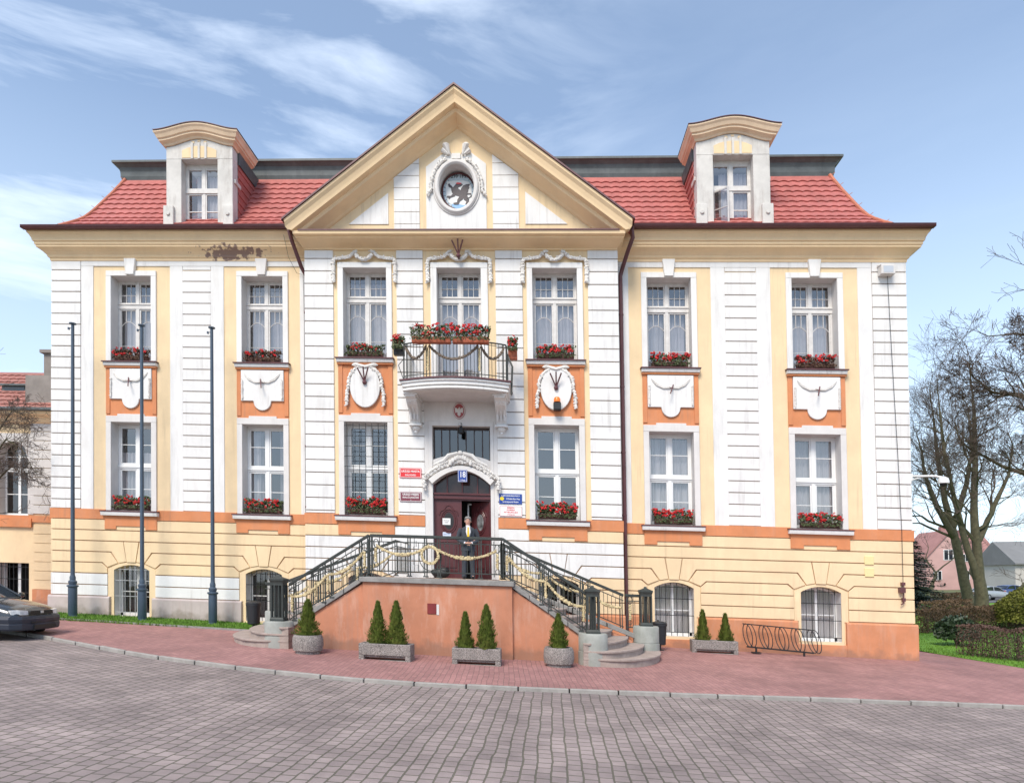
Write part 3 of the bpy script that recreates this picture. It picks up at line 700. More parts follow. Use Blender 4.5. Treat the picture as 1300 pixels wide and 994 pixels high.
# tympanum sheet with oculus hole (fan of quads)
def tymp(mb,y):
    n=48; rx,rz=.55,.71
    el=[(ocx+rx*math.cos(2*PI*i/n),ocz+rz*math.sin(2*PI*i/n)) for i in range(n)]
    def outer(a):
        dx,dz=math.cos(a),math.sin(a); best=1e9
        for X0,Z0,nx,nz in ((0,10.2,0,-1),(0,zc0,SLP,1),(0,zc0,-SLP,1)):
            den=nx*dx+nz*dz
            if den>1e-6:
                t=(nx*(X0-ocx)+nz*(Z0-ocz))/den
                if t>0: best=min(best,t)
        return (ocx+dx*best,ocz+dz*best)
    # include corner directions
    for i in range(n):
        a0,a1=2*PI*i/n,2*PI*(i+1)/n
        mb.poly([(el[i][0],y,el[i][1]),(*[outer(a0)[0]],y,outer(a0)[1]),(outer(a1)[0],y,outer(a1)[1]),(el[(i+1)%n][0],y,el[(i+1)%n][1])])
        OCR.poly([(el[i][0],y,el[i][1]),(el[(i+1)%n][0],y,el[(i+1)%n][1]),(el[(i+1)%n][0],y+.41,el[(i+1)%n][1]),(el[i][0],y+.41,el[i][1])])
    for cx_,cz_ in ((0,zc0),(-(zc0-10.2)/SLP,10.2),((zc0-10.2)/SLP,10.2)):
        a=math.atan2(cz_-ocz,cx_-ocx)%(2*PI); i=int(a/(2*PI)*n)
        p=outer(2*PI*i/n); q=outer(2*PI*(i+1)/n); mb.poly([(p[0],y,p[1]),(cx_,y,cz_),(q[0],y,q[1])])
OCR=MB(); tymp(ty,-.6); OCR.build('oculus_reveal',SURR,TH)
ty.build('tympanum',YEL,TH)
tw=MB()
def zs(x,top=13.02): return top-SLP*abs(x)
# central white panel (with hole): built as ring segments around the oval
n=48
def outp(a):
    dx,dz=math.cos(a),math.sin(a); best=1e9
    for X0,Z0,nx,nz in ((0,10.36,0,-1),(-.97,0,-1,0),(.86,0,1,0),(0,13.26,SLP,1),(0,13.26,-SLP,1)):
        den=nx*dx+nz*dz
        if den>1e-6:
            t=(nx*(X0-ocx)+nz*(Z0-ocz))/den
            if t>0: best=min(best,t)
    return (ocx+dx*best,ocz+dz*best)
angs=sorted([2*PI*i/n for i in range(n)]+[math.atan2(z-ocz,x-ocx)%(2*PI) for x,z in ((-.97,10.36),(.86,10.36),(-.97,13.26-SLP*.97),(.86,13.26-SLP*.86),(0,13.26))])
for i in range(len(angs)):
    a0,a1=angs[i],angs[(i+1)%len(angs)]
    i0=(ocx+.56*math.cos(a0),ocz+.72*math.sin(a0)); i1=(ocx+.56*math.cos(a1),ocz+.72*math.sin(a1))
    tw.prism([i0,outp(a0),outp(a1),i1],-.63,-.595)
for s,x0,x1 in ((-1,-1.96,-1.18),(1,1.05,1.83)):
    for k in range(7):
        a=10.34+.0 if k==0 else 10.76+(k-1)*.37; b=10.76+k*.37
        a+=.011; b-=.011
        def top(x): return 13.69-SLP*abs(x)
        zt0,zt1=min(b,top(x0)),min(b,top(x1))
        P=[(x0,a),(x1,a)]
        if top(x1)<a and top(x0)<a: continue
        pts=[(x0,a),(x1,a)]
        if top(x1)>=b and top(x0)>=b: pts+=[(x1,b),(x0,b)]
        else:
            xs_,xl=(x1,x0) if abs(x1)<abs(x0) else (x0,x1)  # inner, outer
            xc=(13.69-b)/SLP*s
            q=[]
            if top(xs_)>b: q=[(xs_,b),(xc,b)]
            else: q=[(xs_,top(xs_))]
            if top(xl)>a: q.append((xl,top(xl)))
            else: q.append(((13.69-a)/SLP*s,a))
            lo=[(xl,a)] if top(xl)>a else []
            pts=[(xs_,a)]+q+lo
        tw.prism(pts,-.635,-.595)
tw.prism([(-3.36,10.76),(-2.14,10.76),(-2.14,11.72)],-.625,-.595); tw.prism([(3.28,10.76),(2.03,10.76),(2.03,11.74)],-.625,-.595)
tw.build('tympanum_panel',WHITE,TH,gap=0.03)
# oculus ring + ornament
mb=MB(); n=40
def ell(rx,rz,y): return [(ocx+rx*math.cos(2*PI*i/n),y,ocz+rz*math.sin(2*PI*i/n)) for i in range(n)]
mb.tube(ell(.60,.76,-.66),.075,8,closed=True); mb.tube(ell(.70,.84,-.64),.03,6,closed=True); mb.build('oculus_ring',SURR,TH,smooth=True)
mb=MB()
for s in (-1,1):
    garland(mb,[(ocx+s*.78*math.sin(R(a)),-.67,ocz+.98*math.cos(R(a))-.05) for a in range(22,101,8)]+[(ocx+s*.88,-.67,11.62)],.065,7,1.2,5)
    mb.tube([(ocx+s*.20,-.68,12.85),(ocx+s*.30,-.7,13.12)],[.03,.11],8); mb.tube([(ocx+s*.24,-.68,12.86),(ocx+s*.42,-.7,12.98)],[.03,.08],7)
    mb.ball((ocx+s*.31,-.71,13.14),.10,.06,.06)
mb.box(ocx-.13,ocx+.13,-.70,-.6,12.72,12.88)
mb.build('oculus_garland',RELIEF,TH,smooth=True)
# raking cornice
RK=[(0,13.70),(.05,13.72),(.12,13.78),(.28,13.86),(.42,13.92),(.45,13.98),(.45,14.04),(.62,14.07),(.64,14.16),(.68,14.28),(.75,14.38),(.76,14.46)]
mb=MB()
def rk_(o,z):
    xe=min(5.10,(z-10.27)/SLP); return [(-xe,-.6-o,z-SLP*xe),(0,-.6-o,z),(xe,-.6-o,z-SLP*xe)]
mb.sweep(RK+[(-.02,14.48)],rk_)
mb.build('raking_cornice',CORN,TH)
mb=MB(); mb.sweep([(.80,14.47),(.80,14.53),(.2,14.56),(-8,14.56),(-8,14.47)],lambda o,z:[(-5.17,-.6-o,z-SLP*5.17),(0,-.6-o,z),(5.17,-.6-o,z-SLP*5.17)])
mb.build('gable_edging',MAROON,TH)
# --- roof
def tiles(mb,rows,xf,width=.30,lift=.05,seed=1):
    """rows: list of (y,z) going up; xf(y,z)->(x0,x1). every course ends in scalloped lower edge"""
    for (y0,z0),(y1,z1) in zip(rows,rows[1:]):
        a,b=xf(y0,z0),xf(y1,z1); x0=a[0]; x1=a[1]; n=max(2,int((x1-x0)/width*6))
        ly=(y1-y0);lz=(z1-z0); Ln=math.hypot(ly,lz); ny,nz=-lz/Ln,ly/Ln
        b0=len(mb.v)
        for i in range(n+1):
            t=i/n; x=x0+(x1-x0)*t; sc=abs(math.sin(PI*x/width))*.075; 
            yl=y0+ly*(sc-.075)/Ln; zl=z0+lz*(sc-.075)/Ln
            xt=b[0]+(b[1]-b[0])*t
            mb.v+=[(x,yl,zl),(x,yl+ny*lift,zl+nz*lift),(xt,y1+ny*.008,z1+nz*.008)]
        for i in range(n):
            q=b0+3*i; mb.f+=[(q,q+3,q+4,q+1),(q+1,q+4,q+5,q+2)]
hipx=lambda y:12.45-.36*y+(.35*y*y if y<0 else 0)
prof=[(-.50,10.76),(-.28,10.95),(.0,11.20),(.22,11.42),(.42,11.68),(.60,11.94),(.77,12.20),(.94,12.46),(1.11,12.72),(1.27,12.98),(1.43,13.24),(1.58,13.50)]
mb=MB(); tiles(mb,prof,lambda y,z:(-hipx(y),hipx(y)))
mb.v=[v for v in mb.v]; 
roof=mb.build('roof',TILE,TH)
mb=MB()
for s in (-1,1):
    b0=len(mb.v)
    for (y,z) in prof: X=s*(hipx(y)); mb.v+=[(X,y,z),(X,DEEP,z)]
    for i in range(len(prof)-1): q=b0+2*i; mb.f.append((q,q+1,q+3,q+2))
mb.build('roof_side',TILE,roof,gap=0.1)
mb=MB()
for s in (-1,1): mb.tube([(s*(hipx(y)),y-.02,z+.03) for y,z in prof],.055,8); 
for s in (-1,1):
    for y,z in prof[1::2]: X=s*(hipx(y)); mb.tube([(X,y,z),(X+s*.16,y-.04,z+.10)],.008,5)
mb.build('hip_ridge',RIDGE,roof,gap=0.5)
BP=[(0,13.46),(.05,13.50),(.08,13.62),(.09,13.78),(.13,13.90),(.22,13.98),(.28,14.0),(.28,14.07),(.20,14.09),(-1,14.2)]
mb=MB(); mb.sweep(BP,lambda o,z:[(-11.95-o,DEEP,z),(-11.95-o,1.62-o,z),(11.95+o,1.62-o,z),(11.95+o,DEEP,z)]); mb.build('zinc_attic_band',ZINC,roof)
mb=MB(); mb.box(-11,11,2.5,DEEP,14.1,14.25); mb.build('flat_roof',ZINC,roof)
mb=MB(); mb.box(-2.45,-2.05,1.5,1.9,12.9,13.62+.62); mb.box(-2.5,-2.0,1.45,1.95,14.24,14.34); mb.build('chimney',MAROON,roof)
# gable roof behind pediment
mb=MB(); mb.poly([(-5.15,-1.35,14.50-SLP*5.15),(0,-1.35,14.50),(0,7,14.50),(-5.15,7,14.50-SLP*5.15)]); mb.poly([(5.15,-1.35,14.50-SLP*5.15),(5.15,7,14.50-SLP*5.15),(0,7,14.50),(0,-1.35,14.50)])
mb.build('gable_roof',TILE,roof,gap=0.05)
# gutters + downspouts
mb=MB()
for s in (-1,1):
    a,b=(-13.84,-5.12) if s<0 else (5.12,13.84)
    y=-.62; z=10.72
    for i in range(10):
        t0,t1=PI+PI*i/10,PI+PI*(i+1)/10
        p=lambda t,X:(X,y+.085*math.cos(t),z+.085*math.sin(t))
        mb.poly([p(t0,a),p(t0,b),p(t1,b),p(t1,a)])
    mb.tube([(a,y-.085,z),(b,y-.085,z)],.014,6); mb.box(a,b,y+.085,y+.5,z-.06,z+.0)
    for X in (a,b): mb.box(X-.006,X+.006,y-.085,y+.085,z-.08,z)
mb.build('gutter',MAROON,TH,smooth=True,gap=0.05)
for s in (-1,1):
    mb=MB()
    X=5.16
    if s<0: pth=[(-X+.02,-.80,10.70),(-X+.0,-.80,10.45),(-X+.05,-.70,10.2),(-4.95,-.34,9.55),(-4.86,-.16,9.35),(-4.86,-.14,-1.6)]
    else: pth=[(X-.02,-.80,10.70),(X+.02,-.80,10.25),(X-.1,-.6,9.95),(4.95,-.22,9.65),(4.88,-.16,9.4),(4.90,-.15,-2.0)]
    mb.tube(pth,.062,10)
    for z in (8.2,6,4,2.1,0): mb.tube([(s*4.88,-.15,z),(s*4.88,-.15,z+.05)],.078,10)
    mb.tube([(pth[0][0],-.80,10.74),(pth[0][0],-.80,10.60)],[.10,.07],10)
    mb.build('downspout',MAROON,TH,smooth=True)
# ------------------------------------------------------------------ windows
def pane(parent,rects,y,m=GLASS):
    mb=MB()
    for x0,x1,z0,z1 in rects: mb.poly([(x0,y,z0),(x1,y,z0),(x1,y,z1),(x0,y,z1)])
    return mb.build('pane',m,parent,local=True)
def curtain(parent,x0,x1,z0,z1,y,seed,amp=.02):
    mb=MB(); n=int((x1-x0)/.018); rg=random.Random(seed); ph=[rg.uniform(0,6) for _ in range(3)]
    b=0
    for i in range(n+1):
        x=x0+(x1-x0)*i/n; yy=y+amp*(math.sin(x*60+ph[0])+.6*math.sin(x*37+ph[1])+.4*math.sin(x*91+ph[2]))
        mb.v+=[(x,yy,z0),(x,yy,z1)]
    for i in range(n): mb.f.append((2*i,2*i+2,2*i+3,2*i+1))
    return mb.build('curtain',CURT,parent,local=True)
def upper_window(h=2.76,hw=.665,door=False):
    mb=MB(); t=.055; zt=h-.06
    mb.box(-hw,-hw+t,-.04,.04,0,h); mb.box(hw-t,hw,-.04,.04,0,h); mb.box(-hw,hw,-.041,.039,zt,h); mb.box(-hw,hw,-.045,.04,0,.07)
    tz=h-.86; mb.box(-hw,hw,-.06,.045,tz-.06,tz+.07); mb.box(-hw,hw,-.085,.0,tz+.07,tz+.10)
    mb.box(-.05,.05,-.055,.045,0.07,zt)
    rects=[]
    for s in (-1,1):
        a,b=(-hw+t,-.05) if s<0 else (.05,hw-t)
        # sash rims
        for z0,z1 in ((.07,tz-.06),(tz+.10,zt)):
            mb.box(a,a+.04,-.03,.03,z0,z1); mb.box(b-.04,b,-.03,.03,z0,z1); mb.box(a+.04,b-.04,-.031,.029,z0,z0+.05); mb.box(a+.04,b-.04,-.031,.029,z1-.045,z1)
            rects.append((a+.03,b-.03,z0+.03,z1-.03))
        w3=(b-a-.08)/3
        for k in (1,2):
            x=a+.04+w3*k; mb.box(x-.009,x+.009,-.02,.01,tz+.15,zt-.04); mb.box(x-.009,x+.009,-.02,.01,tz-.47,tz-.10)
        mb.box(a+.04,b-.04,-.021,.009,tz+.15+.23,tz+.168+.23)
        # arched glazing bar and horizontal bar
        c=(a+b)/2; hh=(b-a)/2-.04
        P=[(c-hh+2*hh*i/12,-.008,tz-.62+.15*(1-(2*i/12-1)**2)) for i in range(13)]
        mb.tube(P,.012,5); mb.box(a+.04,b-.04,-.012,.004,.62,.636)
    o=mb.build('window',WOODW,None,local=True,bevel=.004)
    pane(o,rects,.0); return o
def lower_window(h=2.83,hw=.665):
    mb=MB(); t=.06
    mb.box(-hw,-hw+t,-.04,.04,0,h); mb.box(hw-t,hw,-.04,.04,0,h); mb.box(-hw,hw,-.041,.039,h-.07,h); mb.box(-hw,hw,-.045,.04,0,.09)
    tz=1.46; mb.box(-hw,hw,-.055,.045,tz-.07,tz+.08); mb.box(-hw,hw,-.08,0,tz-.02,tz+.015); mb.box(-.055,.055,-.052,.045,.09,h-.07)
    rects=[]
    for s in (-1,1):
        a,b=(-hw+t,-.055) if s<0 else (.055,hw-t)
        for z0,z1 in ((.09,tz-.07),(tz+.08,h-.07)):
            mb.box(a,a+.045,-.03,.03,z0,z1); mb.box(b-.045,b,-.03,.03,z0,z1); mb.box(a+.045,b-.045,-.031,.029,z0,z0+.05); mb.box(a+.045,b-.045,-.031,.029,z1-.05,z1)
            rects.append((a+.03,b-.03,z0+.03,z1-.03))
        mb.box(a+.04,b-.04,-.018,.012,tz+.71,tz+.735); mb.box(a+.04,b-.04,-.018,.012,.73,.755)
    o=mb.build('window',PVC,None,local=True,bevel=.004)
    pane(o,rects,.0); return o
def place(proto,x,y,z,parent=TH,first=[]):
    o=copy_tree(proto); o.parent=parent; P=org(parent); o.location=(x-P.x,y-P.y,z-K*x-P.z); return o
UW=upper_window(); LW=lower_window()
seed=0
ups=[];lows=[]
for c,y in [(q,0) for q in WC]+[(RC[0],-.6),(RC[2],-.6)]:
    o=place(UW,c,y+.38,6.65); seed+=1
    curtain(o,-.60,-.08 if seed%2 else .60,.05,1.85,.16,seed); 
    if seed%2: curtain(o,.05,.60,.05,1.95,.17,seed+30)
    curtain(o,-.62,.62,1.9,2.3+.1*(seed%3),.15,seed+60)
    ups.append(o)
    o=place(LW,c,y+.38,1.87); 
    if seed in (1,2,3,4): curtain(o,-.62,.62 if seed!=2 else -.2,.05,2.7 if seed!=1 else 1.95,.12,seed+9,.03 if seed!=2 else .05)
    if seed==2: curtain(o,.35,.62,.05,2.7,.2,seed+10,.05)
    lows.append(o)
DW=upper_window(3.69,.66); o=place(DW,-.01,-.22,5.72); curtain(o,-.6,.6,.05,2.75,.16,99)
for p in (UW,LW,DW):
    for ch in list(p.children): bpy.data.objects.remove(ch)
    bpy.data.objects.remove(p)
# security grid on the lower window left of the door
mb=MB(); c=RC[0]; y=-.66
for x in [c-.58+.193*i for i in range(7)]: mb.box(x-.007,x+.007,y-.007,y+.007,1.98,4.66)
for z in [2.1+.31*i for i in range(9)]: mb.box(c-.66,c+.66,y-.009,y+.005,z-.007,z+.007)
mb.build('window_grille',BLACKM,TH)
# basement windows
def base_window(c,y,dark):
    mb=MB(); n=12; ia=arc(c,BH-.02,-.03,.17,n)
    yy=y+.36
    P=[(x,z) for x,z in ia]
    for i in range(n): mb.prism([P[i],P[i+1],(P[i+1][0],P[i+1][1]-.07),(P[i][0],P[i][1]-.07)],yy-.03,yy+.03)
    mb.box(c-BH,c-BH+.07,yy-.03,yy+.03,-1.48,0); mb.box(c+BH-.07,c+BH,yy-.03,yy+.03,-1.48,0); mb.box(c-.045,c+.045,yy-.035,yy+.03,-1.48,.12); mb.box(c-BH,c+BH,yy-.03,yy+.03,-1.48,-1.38)
    mb.box(c-BH,c+BH,yy-.02,yy+.02,-.72,-.69)
    o=mb.build('basement_window',WOODW if dark else PVC,TH)
    g=MB(); g.poly([(c-BH,yy,-1.48),(c+BH,yy,-1.48),(c+BH,yy,-.03)]+[(x,yy,z) for x,z in ia[::-1]]+[(c-BH,yy,-.03)]); g.build('pane',GLASSD if dark else GLASS,o)
    if not dark:
        q=MB(); n=60
        for i in range(n+1):
            x=c-.56+1.12*i/n; q.v+=[(x,yy+.1+.02*math.sin(x*70),-1.48),(x,yy+.1+.02*math.sin(x*70),.12)]
        for i in range(n): q.f.append((2*i,2*i+2,2*i+3,2*i+1))
        q.build('curtain',WHITE,o)
    b=MB(); yb=y+.03
    for i in range(1,7): x=c-BH+2*BH*i/7; zt=-.03+.17*(1-((x-c)/BH)**2); b.tube([(x,yb,-1.47),(x,yb,zt)],.010,6)
    for z in (-1.36,-.85,-.35,.0): b.tube([(c-BH,yb,z),(c+BH,yb,z)],.010,6)
    b.build('window_bars',BLACKM if not dark else STEEL if c==WC[0] else BLACKM,o)
base_window(WC[0],0,True); base_window(WC[1],0,True); base_window(WC[2],0,False); base_window(WC[3],0,False); base_window(RC[0],-.6,True); base_window(RC[2],-.6,True)
# ------------------------------------------------------------------ dormers
def dormer(c,open_=False):
    y0=.10; hw=1.10; oh=.60; ocz0,ocz1=11.0,13.28
    mb=MB()
    top=lambda x:13.68+.25*(math.cos(PI*x/1.15)*.5+.5)
    X=[-hw,-oh,-.3,0,.3,oh,hw]
    mb.box(c-hw,c-oh,y0,y0+.35,10.8,13.28); mb.box(c+oh,c+hw,y0,y0+.35,10.8,13.28)
    n=20; P=[(c-hw,13.28)]+[(c+hw,13.28)]+[(c+hw-2*hw*i/n,top(hw-2*hw*i/n)) for i in range(n+1)]
    mb.prism(P,y0,y0+.35)
    mb.box(c-oh,c+oh,y0,y0+.35,10.8,11.0)
    # volutes at the foot, capping blocks at the shoulders
    for s in (-1,1):
        mb.box(c+s*(hw-.28),c+s*(hw+.05),y0-.10,y0,10.9,11.72); mb.tube([(c+s*(hw-.12),y0-.10,11.45),(c+s*(hw-.12),y0-.14,11.45)],.06,10)
        mb.box(c+s*(hw),c+s*(hw+.05),y0+.1,y0+.5,12.55,12.68)
    # cheeks plaster front edge
    d=mb.build('dormer',WEATH,TH,bevel=.01)
    # yellow panels above opening
    q=MB()
    for a,b in ((-.57,-.25),(-.20,-.04),(.04,.20),(.25,.57)):
        m=(a+b)/2; f=lambda x:13.30+.40*math.sqrt(max(.02,1-(x/.75)**2))
        q.prism([(c+a,13.32),(c+b,13.32),(c+b,f(b)),(c+m,f(m)),(c+a,f(a))],y0-.012,y0+.01)
    for a in (-.20,0,.20): q.box(c+a-.045,c+a+.045,y0-.012,y0+.01,13.84 if a==0 else 13.79,13.90 if a==0 else 13.86)
    q.build('dormer_panel',YEL,d,gap=0.02)
    q=MB()
    for a in (-.225,0,.225): q.box(c+a-.035,c+a+.035,y0-.04,y0+.01,13.28,13.80)
    q.build('dormer_triglyph',WEATH,d,gap=0.02)
    # curved cornice swept along the front, returning at the sides
    pr=[(0,0),(.04,0),(.06,.05),(.13,.09),(.16,.10),(.16,.15),(.20,.17),(.24,.26),(.28,.31),(.28,.35),(.0,.37)]
    def fn(o,z):
        pts=[(c-hw-o,1.35,top(hw)+z)]
        for i in range(n+1):
            x=-(hw+o)+2*(hw+o)*i/n; xx=x*hw/(hw+o); pts.append((c+x,y0-o,top(xx)+z+ (.07 if False else 0)))
        pts.append((c+hw+o,1.35,top(hw)+z)); return pts
    q=MB(); q.sweep(pr,fn); q.build('dormer_cornice',CORN if False else DCORN,d)
    q=MB()
    n2=20; b0=0
    for i in range(n2+1):
        x=-(hw+.29)+2*(hw+.29)*i/n2; xx=x*hw/(hw+.29); q.v+=[(c+x,y0-.30,top(xx)+.36),(c+x,y0-.30,top(xx)+.385),(c+x,1.4,top(xx)+.40)]
    for i in range(n2): q.f+=[(3*i,3*i+3,3*i+4,3*i+1),(3*i+1,3*i+4,3*i+5,3*i+2)]
    q.build('dormer_roof',MAROON,d)
    # tiled cheeks
    q=MB()
    for s in (-1,1):
        for k in range(9):
            z0=11.0+k*.27; 
            q.prism([(y0+.35,z0),(y0+.35,z0+.27),(1.9,z0+.27),(1.9,z0)],c+s*(hw-.05),c+s*(hw+.02+.0),'x')
            q.prism([(y0+.35,z0-.03),(y0+.35,z0+.04),(1.9,z0+.04),(1.9,z0-.03)],c+s*(hw),c+s*(hw+.045),'x')
    q.build('dormer_cheek',TILE,d,gap=0.3)
    q=MB()
    for s in (-1,1): q.prism([(y0+.35,13.3),(y0+.35,13.72),(1.9,13.72),(1.9,13.3)],c+s*(hw-.05),c+s*(hw+.06),'x')
    q.build('dormer_side_band',ZINC,d,gap=0.05)
    # reveal surfaces + window
    wz=11.0; H=2.2
    m2=MB(); t=.05; yy=y0+.33
    m2.box(c-oh,c-oh+t,yy-.03,yy+.03,wz,wz+H); m2.box(c+oh-t,c+oh,yy-.03,yy+.03,wz,wz+H); m2.box(c-oh,c+oh,yy-.031,yy+.03,wz+H-.05,wz+H+.08)
    tz=wz+1.38; m2.box(c-oh,c+oh,yy-.06,yy+.03,tz-.05,tz+.10); m2.box(c-.045,c+.045,yy-.04,yy+.03,wz,wz+H)
    rect=[]
    for s in (-1,1):
        a,b=(c-oh+t,c-.045) if s<0 else (c+.045,c+oh-t)
        for z0,z1,lab in ((wz,tz-.05,'l'),(tz+.10,wz+H-.05,'u')):
            if open_ and s<0 and lab=='l': continue
            m2.box(a,a+.04,yy-.025,yy+.025,z0,z1); m2.box(b-.04,b,yy-.025,yy+.025,z0,z1); m2.box(a+.04,b-.04,yy-.026,yy+.024,z1-.05,z1)
            if lab=='l': m2.box(a+.04,b-.04,yy-.02,yy+.01,wz+.72,wz+.75)
            rect.append((a+.03,b-.03,z0,z1-.03))
    o=m2.build('dormer_window',WOODW,d)
    g=MB()
    for x0,x1,z0,z1 in rect: g.poly([(x0,yy,z0),(x1,yy,z0),(x1,yy,z1),(x0,yy,z1)])
    g.build('pane',GLASS,o)
    g=MB(); nn=50
    for i in range(nn+1):
        x=c-.32+(.87)*i/nn; g.v+=[(x,yy+.12+.02*math.sin(x*50),wz),(x,yy+.12+.02*math.sin(x*50),wz+1.95)]
    for i in range(nn): g.f.append((2*i,2*i+2,2*i+3,2*i+1))
    g.build('curtain',CURT,o)
    g=MB(); g.box(c-oh,c+oh,yy+.9,yy+.95,wz-.1,wz+2.4); g.build('interior',DARK,d)
    if open_:
        s_=MB(); a=c-oh+t; ang=R(38); L_=oh-t-.05
        P=lambda u:(a+u*math.cos(ang),yy-.03-u*math.sin(ang))
        for u0,u1 in ((0,.05),(L_-.05,L_)):
            p,q2=P(u0),P(u1); s_.prism([p,q2,(q2[0]+.03,q2[1]+.03),(p[0]+.03,p[1]+.03)],wz,tz-.06,'z')
        for z0,z1 in ((tz-.12,tz-.06),(wz+.70,wz+.73),(wz,wz+.05)):
            p,q2=P(.04),P(L_-.04); s_.prism([p,q2,(q2[0]+.03,q2[1]+.03),(p[0]+.03,p[1]+.03)],z0,z1,'z')
        so_=s_.build('open_sash',WOODW,d); s_=MB(); p,q2=P(.03),P(L_-.03); s_.poly([(*p,wz),(*q2,wz),(*q2,tz-.08),(*p,tz-.08)]); s_.build('pane',GLASS,so_)
    return d
DCORN=mat('weathered_dormer_cornice',(.82,.62,.43),.85,.12,2,.2,50,dirt=.4,dirtcol=(.50,.34,.25))
MB.tf=lambda x,y,z:(2.38+(x-2.38)*.9814,y-.38,z*.9814)
dormer(-8.45); dormer(8.38,True)
MB.tf=None
# ------------------------------------------------------------------ entrance door
DY=-.6
arcz=lambda x:2.86+.42*(1-((x-.01)/.87)**2)
mb=MB()   # frame + transom
mb.box(-.86,-.80,DY+.10,DY+.20,.05,2.9); mb.box(.82,.88,DY+.10,DY+.20,.05,2.9)
mb.box(-.86,.88,DY+.04,DY+.20,2.44,2.56); mb.box(-.86,.88,DY+.0,DY+.2,2.56,2.62); mb.box(-.86,.88,DY+.08,DY+.2,2.40,2.44)
for x in (-.45,0.01,.47): mb.box(x-.02,x+.02,DY+.12,DY+.2,2.6,arcz(x))
fr=mb.build('entrance_door',DOORM,TH,bevel=.006)
mb=MB(); n=14; P=[(-.86,2.6),(.88,2.6)]+[(.88-1.74*i/n,arcz(.88-1.74*i/n)) for i in range(n+1)]; mb.prism(P,DY+.17,DY+.19)
mb.build('fanlight',DOORM if False else mat('dark_reddish_glass',(.05,.025,.022),.12,.6,3),fr)
# wall between fanlight arch and upper transom window
mb=MB(); P=[(-.86,2.86)]+[(-.86+1.74*i/n,arcz(-.86+1.74*i/n)) for i in range(n+1)]+[(.88,2.86),(.88,3.45)]+[(.88-1.74*i/n,3.62+.16*(1-((.87-1.74*i/n)/.87)**2)) for i in range(n+1)]+[(-.86,3.45)]
for i in range(n):
    xa,xb=-.86+1.74*i/n,-.86+1.74*(i+1)/n
    t=lambda x:3.60+.17*(1-((x-.01)/.87)**2)
    mb.prism([(xa,arcz(xa)),(xb,arcz(xb)),(xb,t(xb)),(xa,t(xa))],DY-.02,DY+.22)
mb.build('door_lintel',SURR,TH)
mb=MB(); y=DY+.14
mb.box(-.86,-.82,y,y+.1,3.5,4.62); mb.box(.84,.88,y,y+.1,3.5,4.62); mb.box(-.86,.88,y-.001,y+.1,4.55,4.62); mb.box(-.86,.88,y,y+.1,3.58,3.66)
for i in range(1,7): x=-.86+1.74*i/7; mb.box(x-.013,x+.013,y-.005,y+.05,3.6,4.58)
tw_=mb.build('transom_window',mat('dark_brown_frame',(.05,.028,.024),.5,.2,5),TH)
g=MB(); g.poly([(-.86,y+.04,3.5),(.88,y+.04,3.5),(.88,y+.04,4.6),(-.86,y+.04,4.6)]); g.build('pane',GLASSD,tw_)
def leaf(mb,gl,P,w):
    """door leaf; P(u,z,d)->point, u along width, d out of the face"""
    def pr(poly,d0,d1):
        n=len(poly); b=len(mb.v); mb.v+=[P(u,z,d0) for u,z in poly]+[P(u,z,d1) for u,z in poly]
        mb.f.append(tuple(range(b,b+n))[::-1]); mb.f.append(tuple(range(b+n,b+2*n)))
        for i in range(n): j=(i+1)%n; mb.f.append((b+i,b+j,b+n+j,b+n+i))
    pr([(0,.05),(w,.05),(w,2.40),(0,2.40)],0,.05)
    c=w/2
    for k in range(2):
        rx,rz=(.24,.36) if k==0 else (.19,.30)
        pts=[P(c+rx*math.cos(2*PI*i/24),1.78+rz*math.sin(2*PI*i/24),.055) for i in range(24)]
        mb.tube(pts,.022-.004*k,6,closed=True)
    A=[(c-.29,1.95),(c-.24,2.08),(c-.14,2.12),(c-.08,2.22),(c,2.26),(c+.08,2.22),(c+.14,2.12),(c+.24,2.08),(c+.29,1.95)]
    mb.tube([P(u,z,.055) for u,z in A],.02,6)
    for u in (c-.3,c+.3): mb.tube([P(u,.3,.05),P(u,1.15,.05)],.018,6)
    for z in (.3,1.15,.25): mb.tube([P(c-.3,z,.05),P(c+.3,z,.05)],.018,6)
    pr([(c-.22,.38),(c+.22,.38),(c+.22,1.05),(c-.22,1.05)],.05,.075)
    gl.poly([P(c+.15*math.cos(2*PI*i/20),1.78+.25*math.sin(2*PI*i/20),.056) for i in range(20)])
mb=MB(); gl=MB(); leaf(mb,gl,lambda u,z,d:(-.80+u,DY+.17-d,z),.78)
l1=mb.build('door_leaf',DOORM,fr); gl.build('oval_glass',GLASSD if False else BLACKM,l1)
h=MB(); h.tube([(-.09,DY+.09,1.12),(-.09,DY+.09,1.27)],.012,6); h.tube([(-.09,DY+.09,1.2),(-.17,DY+.07,1.2)],.012,6); h.build('handle',STEEL,l1)
an=R(42); mb=MB(); gl=MB(); leaf(mb,gl,lambda u,z,d:(.84-.78*math.cos(an)+u*math.cos(an)-d*math.sin(an)*1, DY+.17+.78*math.sin(an)-u*math.sin(an)-d*math.cos(an),z),.78)
l2=mb.build('door_leaf',DOORM,fr); l2['label']='right door leaf standing ajar'; gl.build('oval_glass',mat('pale_reflecting_glass',(.22,.22,.22),.2,.8,7),l2)
h=MB(); h.box(.12,.16,DY+.5,DY+.53,1.3,2.35); h.box(.12,.24,DY+.5,DY+.53,2.32,2.36); h.build('inner_door_frame',WOODW,fr)
mb=MB(); mb.box(-1,1.0,DY+1.2,DY+1.25,0,4.7); mb.box(-.86,.88,DY+.2,DY+1.2,.02,.05); mb.build('hall_interior',DARK,TH)
